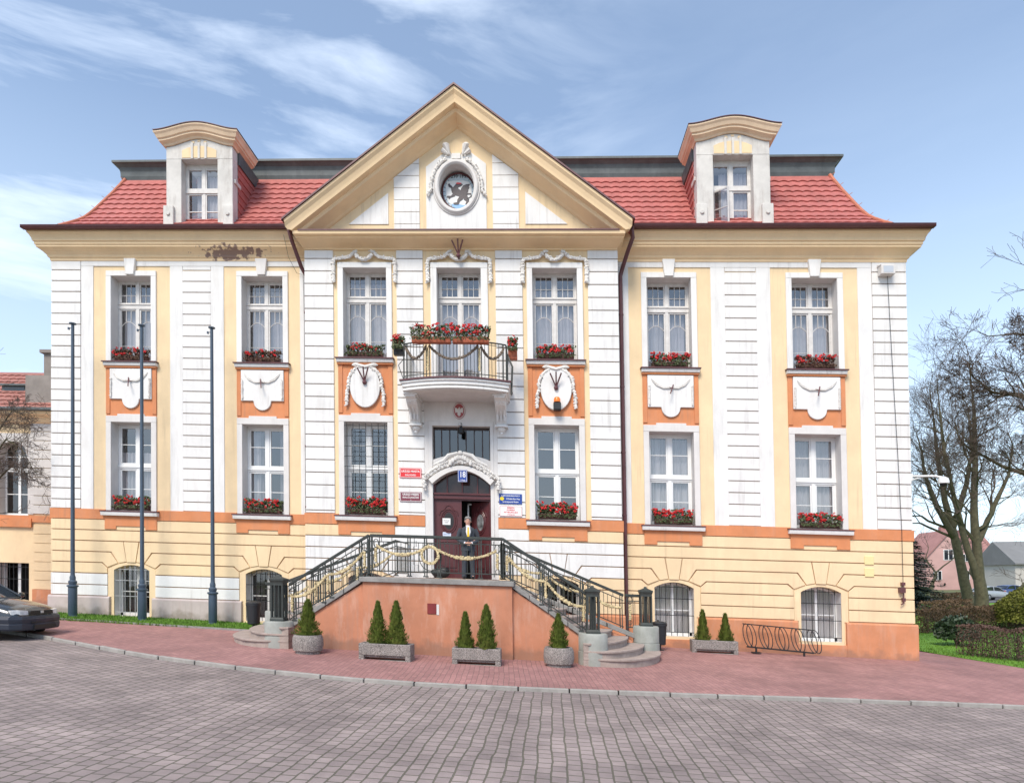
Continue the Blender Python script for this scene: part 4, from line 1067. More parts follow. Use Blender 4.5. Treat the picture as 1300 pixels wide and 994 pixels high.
# notices on the door: their own things
def flat(name,x0,x1,z0,z1,y,m,label,cat,group=None,th=.012,bev=.002):
    t=empty(name,((x0+x1)/2,y,(z0+z1)/2-K*(x0+x1)/2),label,cat,group)
    mb=MB(); mb.box(x0,x1,y-th,y,z0,z1); mb.build('board',m,t,bevel=bev); return t
t=flat('notice',-.60,-.36,1.66,1.86,DY+.108,WBRD,'white paper notice over the oval glass of the closed door leaf','notice','notices on the door')
text('lettering','INFORMACJA',.028,-.48,DY+.094,1.79,BLACKM,t); text('lettering','URZĘDU',.028,-.48,DY+.094,1.73,BLACKM,t)
t=flat('notice',-.60,-.35,1.30,1.44,DY+.118,mat('pale_blue_paper',(.62,.68,.8),.5,.04,6),'pale blue paper notice low on the closed door leaf','notice','notices on the door')
text('lettering','GODZINY PRACY',.026,-.475,DY+.104,1.38,BLUE,t)
# ------------------------------------------------------------------ signs on the facade
def rim(t,x0,x1,z0,z1,y,m,w=.012):
    mb=MB(); mb.box(x0,x1,y-.004,y,z0,z0+w); mb.box(x0,x1,y-.004,y,z1-w,z1); mb.box(x0,x0+w,y-.004,y,z0+w,z1-w); mb.box(x1-w,x1,y-.004,y,z0+w,z1-w); mb.build('border',m,t)
SY=-.66
t=flat('sign',-1.86,-1.20,3.03,3.33,SY,REDE,'red enamel sign with white lettering, upper one left of the door','sign')
rim(t,-1.845,-1.215,3.045,3.315,SY-.012,WBRD); text('lettering','URZĄD MIASTA',.085,-1.53,SY-.012,3.225,WBRD,t,sx=.92,bold=.002); text('lettering','BIAŁOGARD',.06,-1.53,SY-.012,3.115,WBRD,t,bold=.0015)
t=flat('sign',-1.86,-1.20,2.31,2.61,SY,MARE,'maroon enamel sign with white lettering, lower one left of the door','sign')
rim(t,-1.845,-1.215,2.325,2.595,SY-.012,WBRD); text('lettering','URZĄD MIEJSKI',.08,-1.53,SY-.012,2.53,WBRD,t,sx=.92,bold=.002); text('lettering','BIAŁOGARDZIE',.075,-1.53,SY-.012,2.44,WBRD,t,sx=.95,bold=.001)
text('lettering','w',.05,-1.53,SY-.012,2.37,WBRD,t)
t=flat('sign',1.13,1.81,2.32,2.62,SY,BLUE,'blue sign with yellow emblem and white lettering, right of the door','sign')
mb=MB(); mb.prism([(1.215+.062*math.cos(2*PI*i/20),2.475+.055*math.sin(2*PI*i/20)) for i in range(20)],SY-.018,SY-.012); mb.build('emblem',YELE,t)
text('lettering','ELASTYCZNE BIURO PRACY',.052,1.47,SY-.012,2.56,WBRD,t,sx=.85,bold=.0015); text('lettering','10 Mobilne Biuro Pracy',.06,1.545,SY-.012,2.47,WBRD,t,sx=.72,bold=.0015); text('lettering','Strefa Aktywności Młodych',.05,1.47,SY-.012,2.38,WBRD,t,sx=.85,bold=.0015)
t=flat('sign',1.14,1.81,1.95,2.26,SY,WBRD,'white sign with red lettering directly below the blue sign','sign')
rim(t,1.15,1.80,1.96,2.25,SY-.012,REDE,.006)
for s_,z,q in (('MIEJSKA',2.205,.055),('KOMISJA',2.14,.055),('WYBORCZA',2.07,.065),('w Białogardzie',2.005,.036)): text('lettering',s_,q,1.475,SY-.012,z,REDE,t,sx=1.15,bold=.0015)
t=flat('house_number_plate',-.08,.20,2.92,3.28,DY-.215,BLUE,'blue enamel house number plate 18 above the door','number plate')
rim(t,-.07,.19,2.93,3.27,DY-.227,WBRD,.010); text('lettering','18',.24,.06,DY-.227,3.135,WBRD,t,sx=.8,bold=.004); text('lettering','1 Maja',.065,.06,DY-.227,2.975,WBRD,t)
# national emblem over the door
t=empty('state_emblem',(-.04,-.66,5.08),'small oval red shield with white eagle under the balcony','emblem')
mb=MB(); oval(mb,-.04,-.643,5.08,.185,.245,.022); mb.build('oval_board',mat('faded_red_shield',(.36,.07,.075),.5,.15,12),t)
mb=MB(); mb.tube([(-.04+.165*math.cos(2*PI*i/28),-.67,5.08+.222*math.sin(2*PI*i/28)) for i in range(28)],.012,6,closed=True)
E_=[(0,.12),(.02,.13),(.035,.11),(.02,.09),(.03,.06),(.07,.10),(.12,.11),(.125,.02),(.10,-.06),(.07,-.02),(.04,-.05),(.055,-.10),(.025,-.11),(0,-.16),(-.025,-.11),(-.055,-.10),(-.04,-.05),(-.07,-.02),(-.10,-.06),(-.125,.02),(-.12,.11),(-.07,.10),(-.03,.06),(-.02,.09)]
mb.prism([(-.04+x,5.06+z) for x,z in E_],-.675,-.664); mb.build('eagle',SURR,t)
# lantern over the door
t=empty('porch_lamp',(.03,-.7,4.5),'small black lamp hanging above the dark transom window over the door','lamp')
mb=MB(); mb.tube([(.03,-.62,4.68),(.03,-.78,4.68),(.03,-.80,4.60)],.014,6); mb.lathe([(.03,.10),(.07,.02),(.085,-.12),(.03,-.16)],.03,-.80,4.50,12); mb.build('housing',BLACKM,t,smooth=True)
mb=MB(); mb.ball((-.0,-.86,4.62),.05); mb.build('lens',STEEL,t,smooth=True)
# ------------------------------------------------------------------ griffin medallion in the oculus
mb=MB(); oval(mb,ocx,-.19,11.9,.75,.95,.02,24); mb.build('oculus_back',SURR,TH)
mb=MB(); mb.prism([(ocx-.14,12.885),(ocx+.14,12.885),(ocx+.26,13.16),(ocx,13.36),(ocx-.26,13.16)],-.645,-.631); mb.build('gable_keystone',YEL,TH)
t=empty('griffin_medallion',(ocx,-.3,11.78),'round white stained glass medallion with a dark griffin set in the gable opening','medallion')
yy=-.24; mcx,mcz=ocx+.02,11.955
mb=MB(); oval(mb,mcx,yy,mcz,.53,.60,.03,36); mb.build('disc',mat('pale_stained_glass',(.52,.62,.68),.25,.15,14),t)
mb=MB(); mb.tube([(mcx+.51*math.cos(2*PI*i/36),yy-.04,mcz+.57*math.sin(2*PI*i/36)) for i in range(36)],.03,8,closed=True); mb.build('rim',DOORM,t,smooth=True)
px=lambda p:[(mcx+(x-468)/165*.50,mcz-(z-570)/175*.55) for x,z in p]
mb=MB(); mb.prism(px([(352,470),(420,462),(520,462),(575,475),(600,520),(600,640),(575,680),(520,715),(420,712),(365,680),(342,620),(340,520)]),yy-.036,yy-.03); mb.build('shield',WBRD,t)
mb=MB(); mb.prism(px([(395,690),(430,700),(470,695),(520,705),(565,690),(545,722),(500,738),(440,738),(405,722)]),yy-.042,yy-.036); mb.build('water',BLUE2,t)
GR=[[(420,520),(440,498),(470,490),(500,494),(512,502),(490,520),(462,530),(468,545),(490,560),(530,575),(560,598),(548,632),(505,642),(460,615),(420,605),(398,580),(392,548)],
 [(482,580),(492,545),(515,512),(548,500),(585,498),(570,520),(578,535),(566,552),(568,568),(550,588),(520,600)],
 [(410,570),(388,535),(366,522),(360,500),(376,492),(384,506),(398,516),(425,545)],[(412,590),(388,615),(352,615),(344,630),(360,628),(372,645),(386,630),(432,615)],
 [(480,620),(455,648),(450,678),(412,684),(414,696),(430,702),(466,700),(478,668),(512,645)],[(528,625),(520,650),(548,668),(535,695),(560,704),(574,690),(578,668),(556,652),(562,622)],
 [(548,600),(588,598),(590,620),(556,640),(570,655),(575,648),(562,640),(600,622),(596,590),(552,588)]]
mb=MB()
for k,p in enumerate(GR): mb.prism(px(p),yy-.048-.0015*k,yy-.036)
mb.build('griffin',mat('dark_griffin',(.07,.055,.06),.5,.2,10),t)
mb=MB(); mb.prism(px([(440,490),(462,484),(500,490),(490,497),(465,500),(452,500)]),yy-.062,yy-.05); mb.build('tongue',REDE,t)
text('lettering','1299 1999',.15,mcx,yy-.034,mcz+.475,BLACKM,t,sx=.95,bold=.002)
mb=MB()
for i in range(24):
    a=2*PI*i/24; mb.bar((mcx+.42*math.cos(a),yy-.033,mcz+.48*math.sin(a)),(mcx+.52*math.cos(a),yy-.033,mcz+.59*math.sin(a)),.008)
mb.build('leading',BLACKM,t)
# ------------------------------------------------------------------ balcony
BX0,BX1=-1.52,1.50
def bfront(x,o=0): return -1.72-o-.38*max(0,1-((x+.01)/1.52)**2)
bxs=[BX0+(BX1-BX0)*i/20 for i in range(21)]
slab=MB()
for o,z0,z1 in ((.0,5.36,5.42),(-.04,5.42,5.46),(.02,5.46,5.56),(.06,5.56,5.62)):
    P=[(x+(o if x>1.4 else -o if x<-1.4 else 0),bfront(x,o)) for x in bxs]; slab.prism([(BX0-o,-.6)]+P+[(BX1+o,-.6)],z0,z1+.0005,'z')
sb=slab.build('balcony_slab',WHITE,TH,bevel=.006)
mb=MB(); P=[(x+(.08 if x>1.4 else -.08 if x<-1.4 else 0),bfront(x,.09)) for x in bxs]; mb.prism([(BX0-.08,-.6)]+P+[(BX1+.08,-.6)],5.622,5.665,'z'); mb.build('balcony_flashing',MAROON,sb,gap=0.01)
mb=MB(); mb.prism([(BX0+.05,-.6)]+[(x,bfront(x,-.06)) for x in bxs[1:-1]]+[(BX1-.05,-.6)],5.34,5.361,'z'); mb.build('balcony_soffit',SURR,sb)
for cx_ in (-1.33,1.24):
    mb=MB(); w=.17
    pr=[(-.6,5.40),(-1.62,5.40),(-1.62,5.24),(-1.5,5.20),(-1.36,5.08),(-1.12,4.98),(-.98,4.86),(-.92,4.70),(-.86,4.62),(-.6,4.62)]
    mb.prism(pr,cx_-w+.02,cx_+w-.02,'x')
    mb.box(cx_-w-.03,cx_+w+.03,-1.66,-.6,5.29,5.36)
    for q in (-.1,-.0,.1): mb.tube([(cx_+q,-1.44,5.16),(cx_+q,-1.2,5.03),(cx_+q,-1.04,4.9),(cx_+q,-.97,4.72)],.03,6)
    mb.box(cx_-w-.02,cx_+w+.02,-.93,-.6,4.56,4.62); mb.lathe([(.03,-.12),(.10,-.06),(.13,.0),(.08,.05)],cx_,-.76,4.53,12); mb.ball((cx_,-.77,4.40),.05)
    for s_ in (-1,1): mb.tube([(cx_+s_*(w-.01),-1.52,5.28),(cx_+s_*(w-.01),-1.52,5.30)],.01,5)
    mb.build('balcony_bracket',WHITE,TH,bevel=.006)
BR=MB()
def bp(x,z,o=.03): return (x,bfront(x,-o),z)
rl=[(-1.46,-.62,0)]+[(x,bfront(x,-.03),0) for x in [-1.46+2.9*i/24 for i in range(25)]]+[(1.44,-.62,0)]
for z,r_ in ((6.70,.022),(6.63,.010),(5.78,.012)): BR.tube([(x,y,z) for x,y,_ in rl],r_,6)
for i in range(31):
    x=-1.46+2.9*i/30; BR.tube([bp(x,5.67),bp(x,6.68)],.008,5)
for sx in (-1.46,1.44):
    for y in (-1.45,-1.28,-1.1,-.95,-.8,-.66): BR.tube([(sx,y,5.67),(sx,y,6.68)],.008,5)
for x in (-1.44,-.74,.72,1.42):
    for q in (-.05,.05): BR.tube([bp(x+q,5.67),bp(x+q,6.68)],.014,6)
BR.tube([bp(-1.46,6.3),(-1.64,-1.7,6.1),(-1.5,-1.7,5.7)],.012,5)
BR.tube([(1.46,-1.6,6.5),(1.62,-1.7,6.1),(1.58,-1.68,5.3)],.03,5)
rail=BR.build('balcony_railing',IRON,TH)
gm=MB()
for a,b in ((-1.40,-.78),(-.70,.68),(.76,1.38)):
    P=[]; 
    for i in range(15): x=a+(b-a)*i/14; t_=i/14; P.append((x,bfront(x,-.0)-.03,6.55-.40*4*t_*(1-t_)*(1 if b-a>1 else .8)))
    garland(gm,P,.045,6,1.4,12)
gm.build('balcony_garland',BRONZE,rail,smooth=True,gap=0.03)
gm=MB()
for x in (-.74,.72): garland(gm,[(x,bfront(x,-.0)-.03,6.5),(x,bfront(x,0)-.03,5.85)],.035,6,1.5,8)
gm.build('balcony_pendant',GOLD,rail,smooth=True,gap=0.03)
# ------------------------------------------------------------------ small things on the facade
def wire(name,pts,label,r=.007): return tag(MB_tube(pts,r).build(name,BLACKM,None,loc=None),label,'wire')
def MB_tube(pts,r,n=5):
    m=MB(); m.tube(pts,r,n); return m
t=empty('lightning_conductor',(12.95,-.07,3.),'thin dark conductor wire running down the white quoins at the right corner','conductor')
MB_tube([(12.75,-.10,9.7),(12.83,-.10,7),(12.93,-.10,4),(12.98,-.11,1.9),(12.98,-.11,0.3)],.008).build('wire',BLACKM,t)
m=MB(); m.box(12.86,13.02,-.17,-.045,.05,.2); m.tube([(12.98,-.1,.3),(12.98,-.12,-.25),(12.9,-.12,-.3)],.02,6); m.box(12.93,13.03,-.14,-.045,.27,.36); m.box(12.95,13.03,-.14,-.045,-.2,-.1); m.build('terminal_box',MAROON,t)
t=empty('facade_lamp',(12.70,-.2,9.5),'small grey lamp fitting fixed high on the right corner quoins','lamp')
m=MB(); m.box(12.5,12.9,-.28,-.05,9.45,9.72); m.prism([(-.28,9.72),(-.05,9.80),(-.05,9.72)],12.48,12.92,'x'); m.build('housing',SURR,t,bevel=.01)
m=MB(); m.box(12.56,12.84,-.285,-.28,9.49,9.68); m.build('lens',STEEL,t)
for z,lab in ((.98,'upper'),(.62,'lower')):
    t=empty('meter_cover',(12.05,-.06,z-K*12.05),lab+' of two pale yellow square covers low on the right corner wall','cover','pale yellow covers on the wall'); m=MB(); m.box(11.92,12.18,-.075,-.04,z-.13,z+.13); m.build('plate',mat('pale_yellow_cover',(.75,.66,.33),.6,.05,5),t,bevel=.01)
# siren lamp in right oval
t=empty('alarm_beacon',(2.9,-.78,5.1),'orange beacon with black base on the right oval plaque','beacon')
m=MB(); m.box(2.78,3.0,-.93,-.70,5.10,5.32); m.build('base',BLACKM,t,bevel=.015); m=MB(); m.lathe([(.10,0),(.10,.08),(.07,.14),(.02,.16)],2.89,-.84,5.34,12); m.build('lamp_dome',REFL,t,smooth=True)
# dome camera on arm at right corner
t=empty('security_camera',(13.3,.25,2.6),'white dome camera on a long arm sticking out from the right corner','camera')
m=MB(); m.box(13.33,13.44,.1,.4,3.4,3.62); m.tube([(13.4,.25,3.56),(14.1,.15,3.56),(14.3,.1,3.52)],.03,8); m.tube([(13.4,.25,3.42),(13.8,.22,3.54)],.018,6); m.build('arm',WBRD,t,smooth=True)
m=MB(); m.lathe([(.05,.16),(.13,.11),(.155,.02),(.15,-.04)],14.32,.1,3.38,16); m.build('housing',WBRD,t,smooth=True)
m=MB(); m.ball((14.32,.1,3.34),.10,n=12,m=8); m.build('dome',BLACKM,t,smooth=True)
t=empty('cable',(-5.3,-.06,3),'thin dark cable hanging down the yellow strip beside the left downspout','cable')
MB_tube([(-5.45,-.5,10.5),(-5.38,-.3,9.9),(-5.2,-.08,9.5),(-5.0,-.07,9.45),(-4.98,-.06,8),(-4.98,-.06,.6),(-4.9,-.07,-.1)],.006).build('wire',BLACKM,t)
m=MB(); m.box(-4.92,-4.80,-.13,-.04,.28,.42); m.build('junction_box',BLACKM,t)
# red fuse box in terrace wall comes with the stairs
# ================================================================== ENTRANCE STAIRCASE
ST=empty('entrance_staircase',(0,-3.5,-1.75),'orange walled terrace with two curved flights of steps before the entrance door','staircase')
YF=-4.6; YB=-2.4; LX0,LX1=-1.94,1.66
MX=-.35
def side(s,x): return x if s>0 else MX-x
NS=11
def stepz(i,s):  # top of step i
    g=-1.85 if s>0 else -1.70
    return g+(i+1)*(.05-g)/NS
for s in (1,-1):
    body=MB(); tread=MB()
    for i in range(NS-1):
        xf=3.88-i*.235; xb=5.42-i*.40
        yf=YF-.32 if i<3 else YF+.31; yb=YB+.05
        zt=stepz(i,s); zb=stepz(i-1,s) if i else -2.6
        def outl(o):
            bl=min(1,i/8.)
            P=[]
            for k in range(13):
                t_=k/12; cx_=xf+(xb-xf)*math.sin(t_*PI/2)+o; cy=yf+(yb-yf)*(1-math.cos(t_*PI/2))
                lx=xf+(xb-xf)*t_+o; ly=yf+(yb-yf)*t_
                P.append((side(s,cx_*(1-bl)+lx*bl),cy*(1-bl)+ly*bl-(o if k<4 and i<3 else 0)))
            return P
        inner=1.0
        pl=[(side(s,inner),yf if i>=3 else yf)]+outl(0)+[(side(s,inner),yb)]
        if i<3: pl[0]=(side(s,3.3),yf)
        if i<3: pl=[(side(s,3.3),yf)]+outl(0)+[(side(s,inner),yb),(side(s,inner),YF+.31),(side(s,3.3),YF+.31)]
        body.prism(pl,zb-.02 if i else -2.6,zt-.05,'z')
        pl2=[(side(s,3.3) if i<3 else side(s,inner),yf)]+outl(.035)+([(side(s,inner),yb),(side(s,inner),YF+.31),(side(s,3.3),YF+.31)] if i<3 else [(side(s,inner),yb)])
        tread.prism(pl2,zt-.05,zt,'z')
    body.build('step_riser',STEPM,ST,gap=0.02); tread.build('step_tread',STEPM,ST,bevel=.008,gap=0.005)
# terrace walls
mb=MB(); mb.box(LX0,LX1,YF,YF+.25,-2.7,-.09); mb.box(LX0,LX0+.25,YF+.25,YB,-2.7,-.09); mb.box(LX1-.25,LX1,YF+.25,YB,-2.7,-.09); mb.box(-1.4,1.4,YB,-.62,-2.7,-.05)
lw=[]
for s in (1,-1):
    P=[(side(s,1.6),-.12),(side(s,3.45),-1.30),(side(s,3.45),-2.7),(side(s,1.6),-2.7)]; mb.prism(P,YF+.10,YF+.30)
    P=[(side(s,1.3),-.10),(side(s,4.75),-1.45),(side(s,4.75),-2.7),(side(s,1.3),-2.7)]; mb.prism(P,YB-.02,YB+.22)
mb.build('terrace_wall',TERRW,ST,gap=0)
mb=MB()
mb.box(LX0-.07,LX1+.05,YF-.07,YF+.33,-.088,.035)
rg=random.Random(4)
for s in (1,-1):
    for (xa,za,xb,zb,ya,yb) in ((1.62,.035,3.42,-1.17,YF+.04,YF+.36),(1.35,.05,5.0,-1.33,YB-.07,YB+.27)):
        # sloped coping in stones
        for k in range(4):
            t0=k/4+.004; t1=(k+1)/4-.004
            p=lambda t:(side(s,xa+(xb-xa)*t),za+(zb-za)*t)
            a,b=p(t0),p(t1); mb.prism([a,b,(b[0],b[1]-.13),(a[0],a[1]-.13)],ya,yb)
mb.build('coping',STONE,ST,bevel=.012)
mb=MB(); mb.box(LX0+.0,LX1-.0,YF+.33,YB+.25,-.09,.045); mb.box(-1.35,1.35,YB+.25,-.62,-.09,.044); mb.build('terrace_floor',STEPM,ST)
# rails
def rails(name,p0,p1,base0,base1,gold=True,posts=(0,1),seed=0,y=YF+.05,wreath=None,twin=True,par=None):
    """straight rail panel from (x0,top0) to (x1,top1)"""
    (x0,t0),(x1,t1)=p0,p1; mb=MB(); f=lambda t,dz:(x0+(x1-x0)*t,y,t0+(t1-t0)*t+dz)
    H=.98
    for dz,r_ in ((0,.026),(-.022,.03)): mb.tube([f(0,dz),f(1,dz)],r_,6)
    mb.tube([f(0,-.155),f(1,-.155)],.013,5); mb.tube([f(0,-H+.12),f(1,-H+.12)],.015,5)
    L_=abs(x1-x0); n=max(2,int(L_/.105))
    for i in range(1,n):
        t=i/n; mb.tube([f(t,-.155),f(t,-H+.12)],.008,5)
    for t in posts:
        a=f(t,0); b=f(t,-H)
        for q in ((-.028,.028) if twin else (0,)):
            mb.tube([(a[0]+q,y,a[2]),(b[0]+q,y,b[2]+0.0)],.017,4)
        mb.box(a[0]-.06,a[0]+.06,y-.04,y+.04,b[2]-.0,b[2]+.03)
    k=max(1,round(L_/.9))
    for i in range(k):
        t=(i+.5)/k; a=f(t-.04,0); b=f(t-.04,-.155); c_=f(t+.04,0); d_=f(t+.04,-.155); mb.tube([a,b],.008,5); mb.tube([c_,d_],.008,5)
    o=mb.build(name,IRON,par or ST)
    return o,f,H
gold=MB(); ovs=MB()
def pendant(x,y,z0,ln,seed): 
    garland(gold,[(x,y-.03,z0),(x,y-.03,z0-ln)],.042,6,1.4,seed)
    ovs.tube([(x+.06*math.cos(2*PI*i/16),y,z0+.12+.10*math.sin(2*PI*i/16)) for i in range(16)],.010,5,closed=True)
    ovs.tube([(x+.05*math.cos(2*PI*i/16),y,z0-ln-.07+.06*math.sin(2*PI*i/16)) for i in range(16)],.008,5,closed=True)
    for q in (-.085,.085): ovs.tube([(x+q,y,z0+.3),(x+q,y,z0-ln-.2)],.012,4)
yR=YF+.07
def sw(a,b,sag,y,seed):
    P=catenary((a[0],y-.04,a[1]),(b[0],y-.04,b[1]),sag,14); garland(gold,P,.040,6,1.25,seed); garland(gold,P[5:10],.058,6,1.1,seed+50)
rails('terrace_railing',(-1.76,1.05),(1.45,1.05),0,0,posts=(0,.355-.06,.355+.065,.52,.83,1),y=yR)
ovs.tube([(-.30+.27*math.cos(2*PI*i/28),yR,.55+.32*math.sin(2*PI*i/28)) for i in range(28)],.010,5,closed=True)
for s_ in (-1,1): ovs.tube([(-.30+s_*.34,yR,.94),(-.30+s_*.34,yR,.80),(-.30+s_*.40,yR,.80),(-.30+s_*.40,yR,.36),(-.30+s_*.30,yR,.36),(-.30+s_*.30,yR,.22),(-.30,yR,.22)],.008,4)
garland(gold,[(-.30+.20*math.cos(2*PI*i/24),yR-.04,.60+.20*math.sin(2*PI*i/24)) for i in range(25)],.042,6,1.3,3)
sw((-1.60,.80),(-.34,.82),.22,yR,4); sw((-.26,.82),(1.30,.75),.24,yR,5)
pendant(-1.62,yR,.74,.34,6); pendant(1.32,yR,.68,.36,7)
for s in (1,-1):
    xA,xB=side(s,1.45),side(s,3.42); 
    y=yR
    o,f,H=rails('flight_railing',(xA,1.05),(xB,-.20),0,0,posts=(0,.10,.46,.56,.93),y=y)
    pendant(f(.05,0)[0],y,f(.05,0)[2]-.34,.36,11+s); pendant(f(.51,0)[0],y,f(.51,0)[2]-.34,.40,12+s); pendant(f(.96,0)[0],y,f(.96,0)[2]-.34,.36,13+s)
    q=lambda t:(f(t,-.36)[0],f(t,-.36)[2])
    sw(q(.07),q(.50),.15,y,14); sw(q(.53),q(.95),.15,y,15)
    # rail on the house side
    y=YB+.1; xA,xB=side(s,1.28),side(s,4.55)
    o,f,H=rails('inner_flight_railing',(xA,1.05),(xB,-.24),0,0,posts=(0,.30,.36,.66,.72,.98),y=y)
    q=lambda t:(f(t,-.36)[0],f(t,-.36)[2])
    sw(q(.04),q(.32),.12,y,16); sw(q(.38),q(.68),.12,y,17); sw(q(.75),q(.98),.10,y,18)
    for t in (.33,.69): pendant(f(t,0)[0],y,f(t,0)[2]-.34,.36,19)
    rails('newel_railing',(side(s,4.60),-.24),(side(s,4.98),-.24),0,0,posts=(0.1,),y=y,twin=False)
    pendant(side(s,4.72),y,-.50,.40,21)
    # short rail back to the door
    m=MB(); X=side(s,1.28) if s>0 else side(s,1.28)
    for z in (1.05,.9,.15): m.tube([(X,YB+.1,z),(X,-.64,z)],.022 if z>1 else .012,5)
    for k in range(13): m.tube([(X,YB+.2+k*.12,.9),(X,YB+.2+k*.12,.15)],.008,5)
    m.build('door_railing',IRON,ST)
ovs.build('railing_scroll',IRON,ST,gap=0.06); gold.build('gilded_garland',GOLD,ST,smooth=True,gap=0.03)
# newel pillars of cast iron on round stone bases
def newel(X,Y,ztop,hb,tag_):
    g=gb(X,Y); m=MB(); r_=.34
    m.lathe([(r_+.01,-.1),(r_+.01,(hb-g)*.42),(r_-.01,(hb-g)*.42+.01),(r_-.01,(hb-g)*.44),(r_,(hb-g)*.45),(r_,hb-g-.03),(r_-.02,hb-g)],X,Y,g,28); m.build('newel_base',BASEST,ST,smooth=True)
    m=MB(); a=.155
    m.lathe([(.165,0),(.165,.05),(.15,.09)],X,Y,hb,4,sq=True); 
    h=ztop-hb
    m.lathe([(.15,0),(.15,.05),(.16,.09),(.175,.12),(.175,.16),(.10,.19),(.04,.22),(.03,.26)],X,Y,ztop-.26,4,sq=True)
    for sx in (-1,1):
        for sy in (-1,1): m.tube([(X+sx*.135,Y+sy*.135,hb+.05),(X+sx*.135,Y+sy*.135,ztop-.24)],.026,4)
    for k in (-.05,.05):
        for q in (-.135,.135):
            m.tube([(X+k,Y+q,hb+.05),(X+k,Y+q,ztop-.24)],.016,6); m.tube([(X+q,Y+k,hb+.05),(X+q,Y+k,ztop-.24)],.016,6)
    m.lathe([(.055,0),(.05,h*.5),(.055,h-.25)],X,Y,hb+.05,8)
    m.build('newel_pillar',IRON,ST)
newel(3.55,YF,-.0,-1.12,'') ; newel(-4.0,YF,.02,-1.10,''); newel(5.13,YB+.05,.0,-1.05,''); newel(-4.95,YB+.05,.0,-1.0,'')
m=MB(); m.box(-.37,-.15,YF-.02,YF+.02,-.80,-.55); hb_=m.build('wall_hatch',mat('dark_red_hatch',(.20,.022,.022),.5,.2,6),ST,bevel=.005)
m=MB(); m.box(-.15,-.09,YF-.012,YF+.02,-.82,-.57); m.build('chipped_patch',SURR,ST)
# ================================================================== FLOWERS
def flower_meshes(w,h,d,seed,nf,dense=1.,brown=False):
    rg=random.Random(seed); lf=MB(); fl_=MB()
    for _ in range(int(780*w/1.1*dense)):
        x=rg.uniform(-w/2,w/2); ph=.5+.5*math.sin(x*9+seed)*.5+rg.uniform(-.1,.1)
        z=rg.random()**.8*h*(.75+.5*ph); y=-rg.random()*d*(1-.3*z/h); x*=1+.12*z/h
        if rg.random()<.12: z=-rg.random()*.08; y=-d
        r_=.022+.022*rg.random(); n=Vector((rg.uniform(-1,1),rg.uniform(-1.4,.3),rg.uniform(-.3,1.2))).normalized(); a=n.orthogonal().normalized(); b=n.cross(a)
        p=Vector((x,y,z)); k=5; ph2=rg.uniform(0,6)
        lf.poly([tuple(p+(a*math.cos(ph2+2*PI*i/k)+b*math.sin(ph2+2*PI*i/k))*r_*(1 if i%2 else .75)) for i in range(k)])
    for _ in range(24):
        x=rg.uniform(-w/2,w/2); z=h*rg.uniform(.4,1); lf.tube([(x,-d/2,0),(x+rg.uniform(-.05,.05),-d*.6,z)],.004,3)
    for _ in range(int(nf*1.35)):
        x=rg.uniform(-w/2,w/2)*1.08; z=h*rg.uniform(.25,1.12); y=-d*rg.uniform(.3,1.05); R_=.026+.022*rg.random()
        for k in range(6):
            q=(x+rg.uniform(-1,1)*R_,y+rg.uniform(-1,.6)*R_,z+rg.uniform(-1,1)*R_*.8); fl_.ball(q,R_*.62,R_*.5,R_*.5,n=5,m=3)
    return lf,fl_
def flowerbox(x,y,z,w,label,seed,nf=28,h=.26,d=.22,m=None,bh=.15,group='geranium boxes on the window sills',cat='flower box',dense=1.,boxd=.16,leafm=None):
    m=m or BOXB
    t=empty('flower_box',(x,y,z-K*x),label,cat,group)
    b=MB(); b.prism([(-boxd,0),(-boxd-.02,bh),(0,bh),(0,0)],-w/2,w/2,'x'); b.box(-w/2-.01,w/2+.01,-boxd-.03,.01,bh-.02,bh)
    b.build('planter_box',m,t,local=True,bevel=.006); 
    lf,fl_=flower_meshes(w,h,d,seed,nf,dense)
    a=lf.build('foliage',leafm or LEAF,t,local=True); c_=fl_.build('blossom',RED,t,local=True)
    a.location=(0,-.0,bh-.03); c_.location=(0,0,bh-.03); return t
LEAFB=mat('autumn_brown_geranium_leaves',(.11,.06,.035),.75,.5,18,coord='O')
ords=['outermost left','second left','second right','outermost right']
for i,c in enumerate(WC):
    flowerbox(c,.10,6.67,1.08,('%s geraniums in a box on the upper sill of the %s window bay')%('browning' if i in(0,1,3) else 'lush',ords[i]),20+i,(18,12,46,26)[i],h=.27,leafm=LEAFB if i in (0,1,3) else None)
    flowerbox(c+.02,.08,1.90,1.12,('red geraniums on the lower window sill of the %s window bay')%ords[i],30+i,(26,24,46,34)[i],h=.30)
for i,c in enumerate((RC[0],RC[2])):
    sd='left' if i==0 else 'right'
    flowerbox(c,-.52,6.67,1.08,'red geraniums in a box on the upper sill just %s of the balcony'%sd,40+i,(12,30)[i],h=.27)
    flowerbox(c+(.02 if i==0 else -.02),-.56,1.90,1.12,'red geraniums in a box on the lower sill just %s of the entrance door'%sd,50+i,(40,34)[i],h=.34)
gp='flower boxes on the balcony railing'
flowerbox(-.60,bfront(-.6)-.08,6.56,1.08,'long terracotta box of red geraniums on the balcony railing, left one of the pair',61,30,h=.36,d=.26,m=TERRA,group=gp)
flowerbox(.50,bfront(.5)-.08,6.56,1.00,'long terracotta box of red geraniums on the balcony railing, right one of the pair',62,26,h=.34,d=.26,m=TERRA,group=gp)
flowerbox(-1.64,-1.5,6.42,.30,'small dark pot of geraniums hanging off the left end of the balcony',63,10,h=.30,d=.34,m=BLACKM,bh=.22,group=gp,dense=1.6)
flowerbox(1.62,-1.25,6.42,.26,'narrow terracotta pot of geraniums hanging off the right end of the balcony',64,12,h=.32,d=.3,m=TERRA,bh=.3,group=gp,dense=1.6)
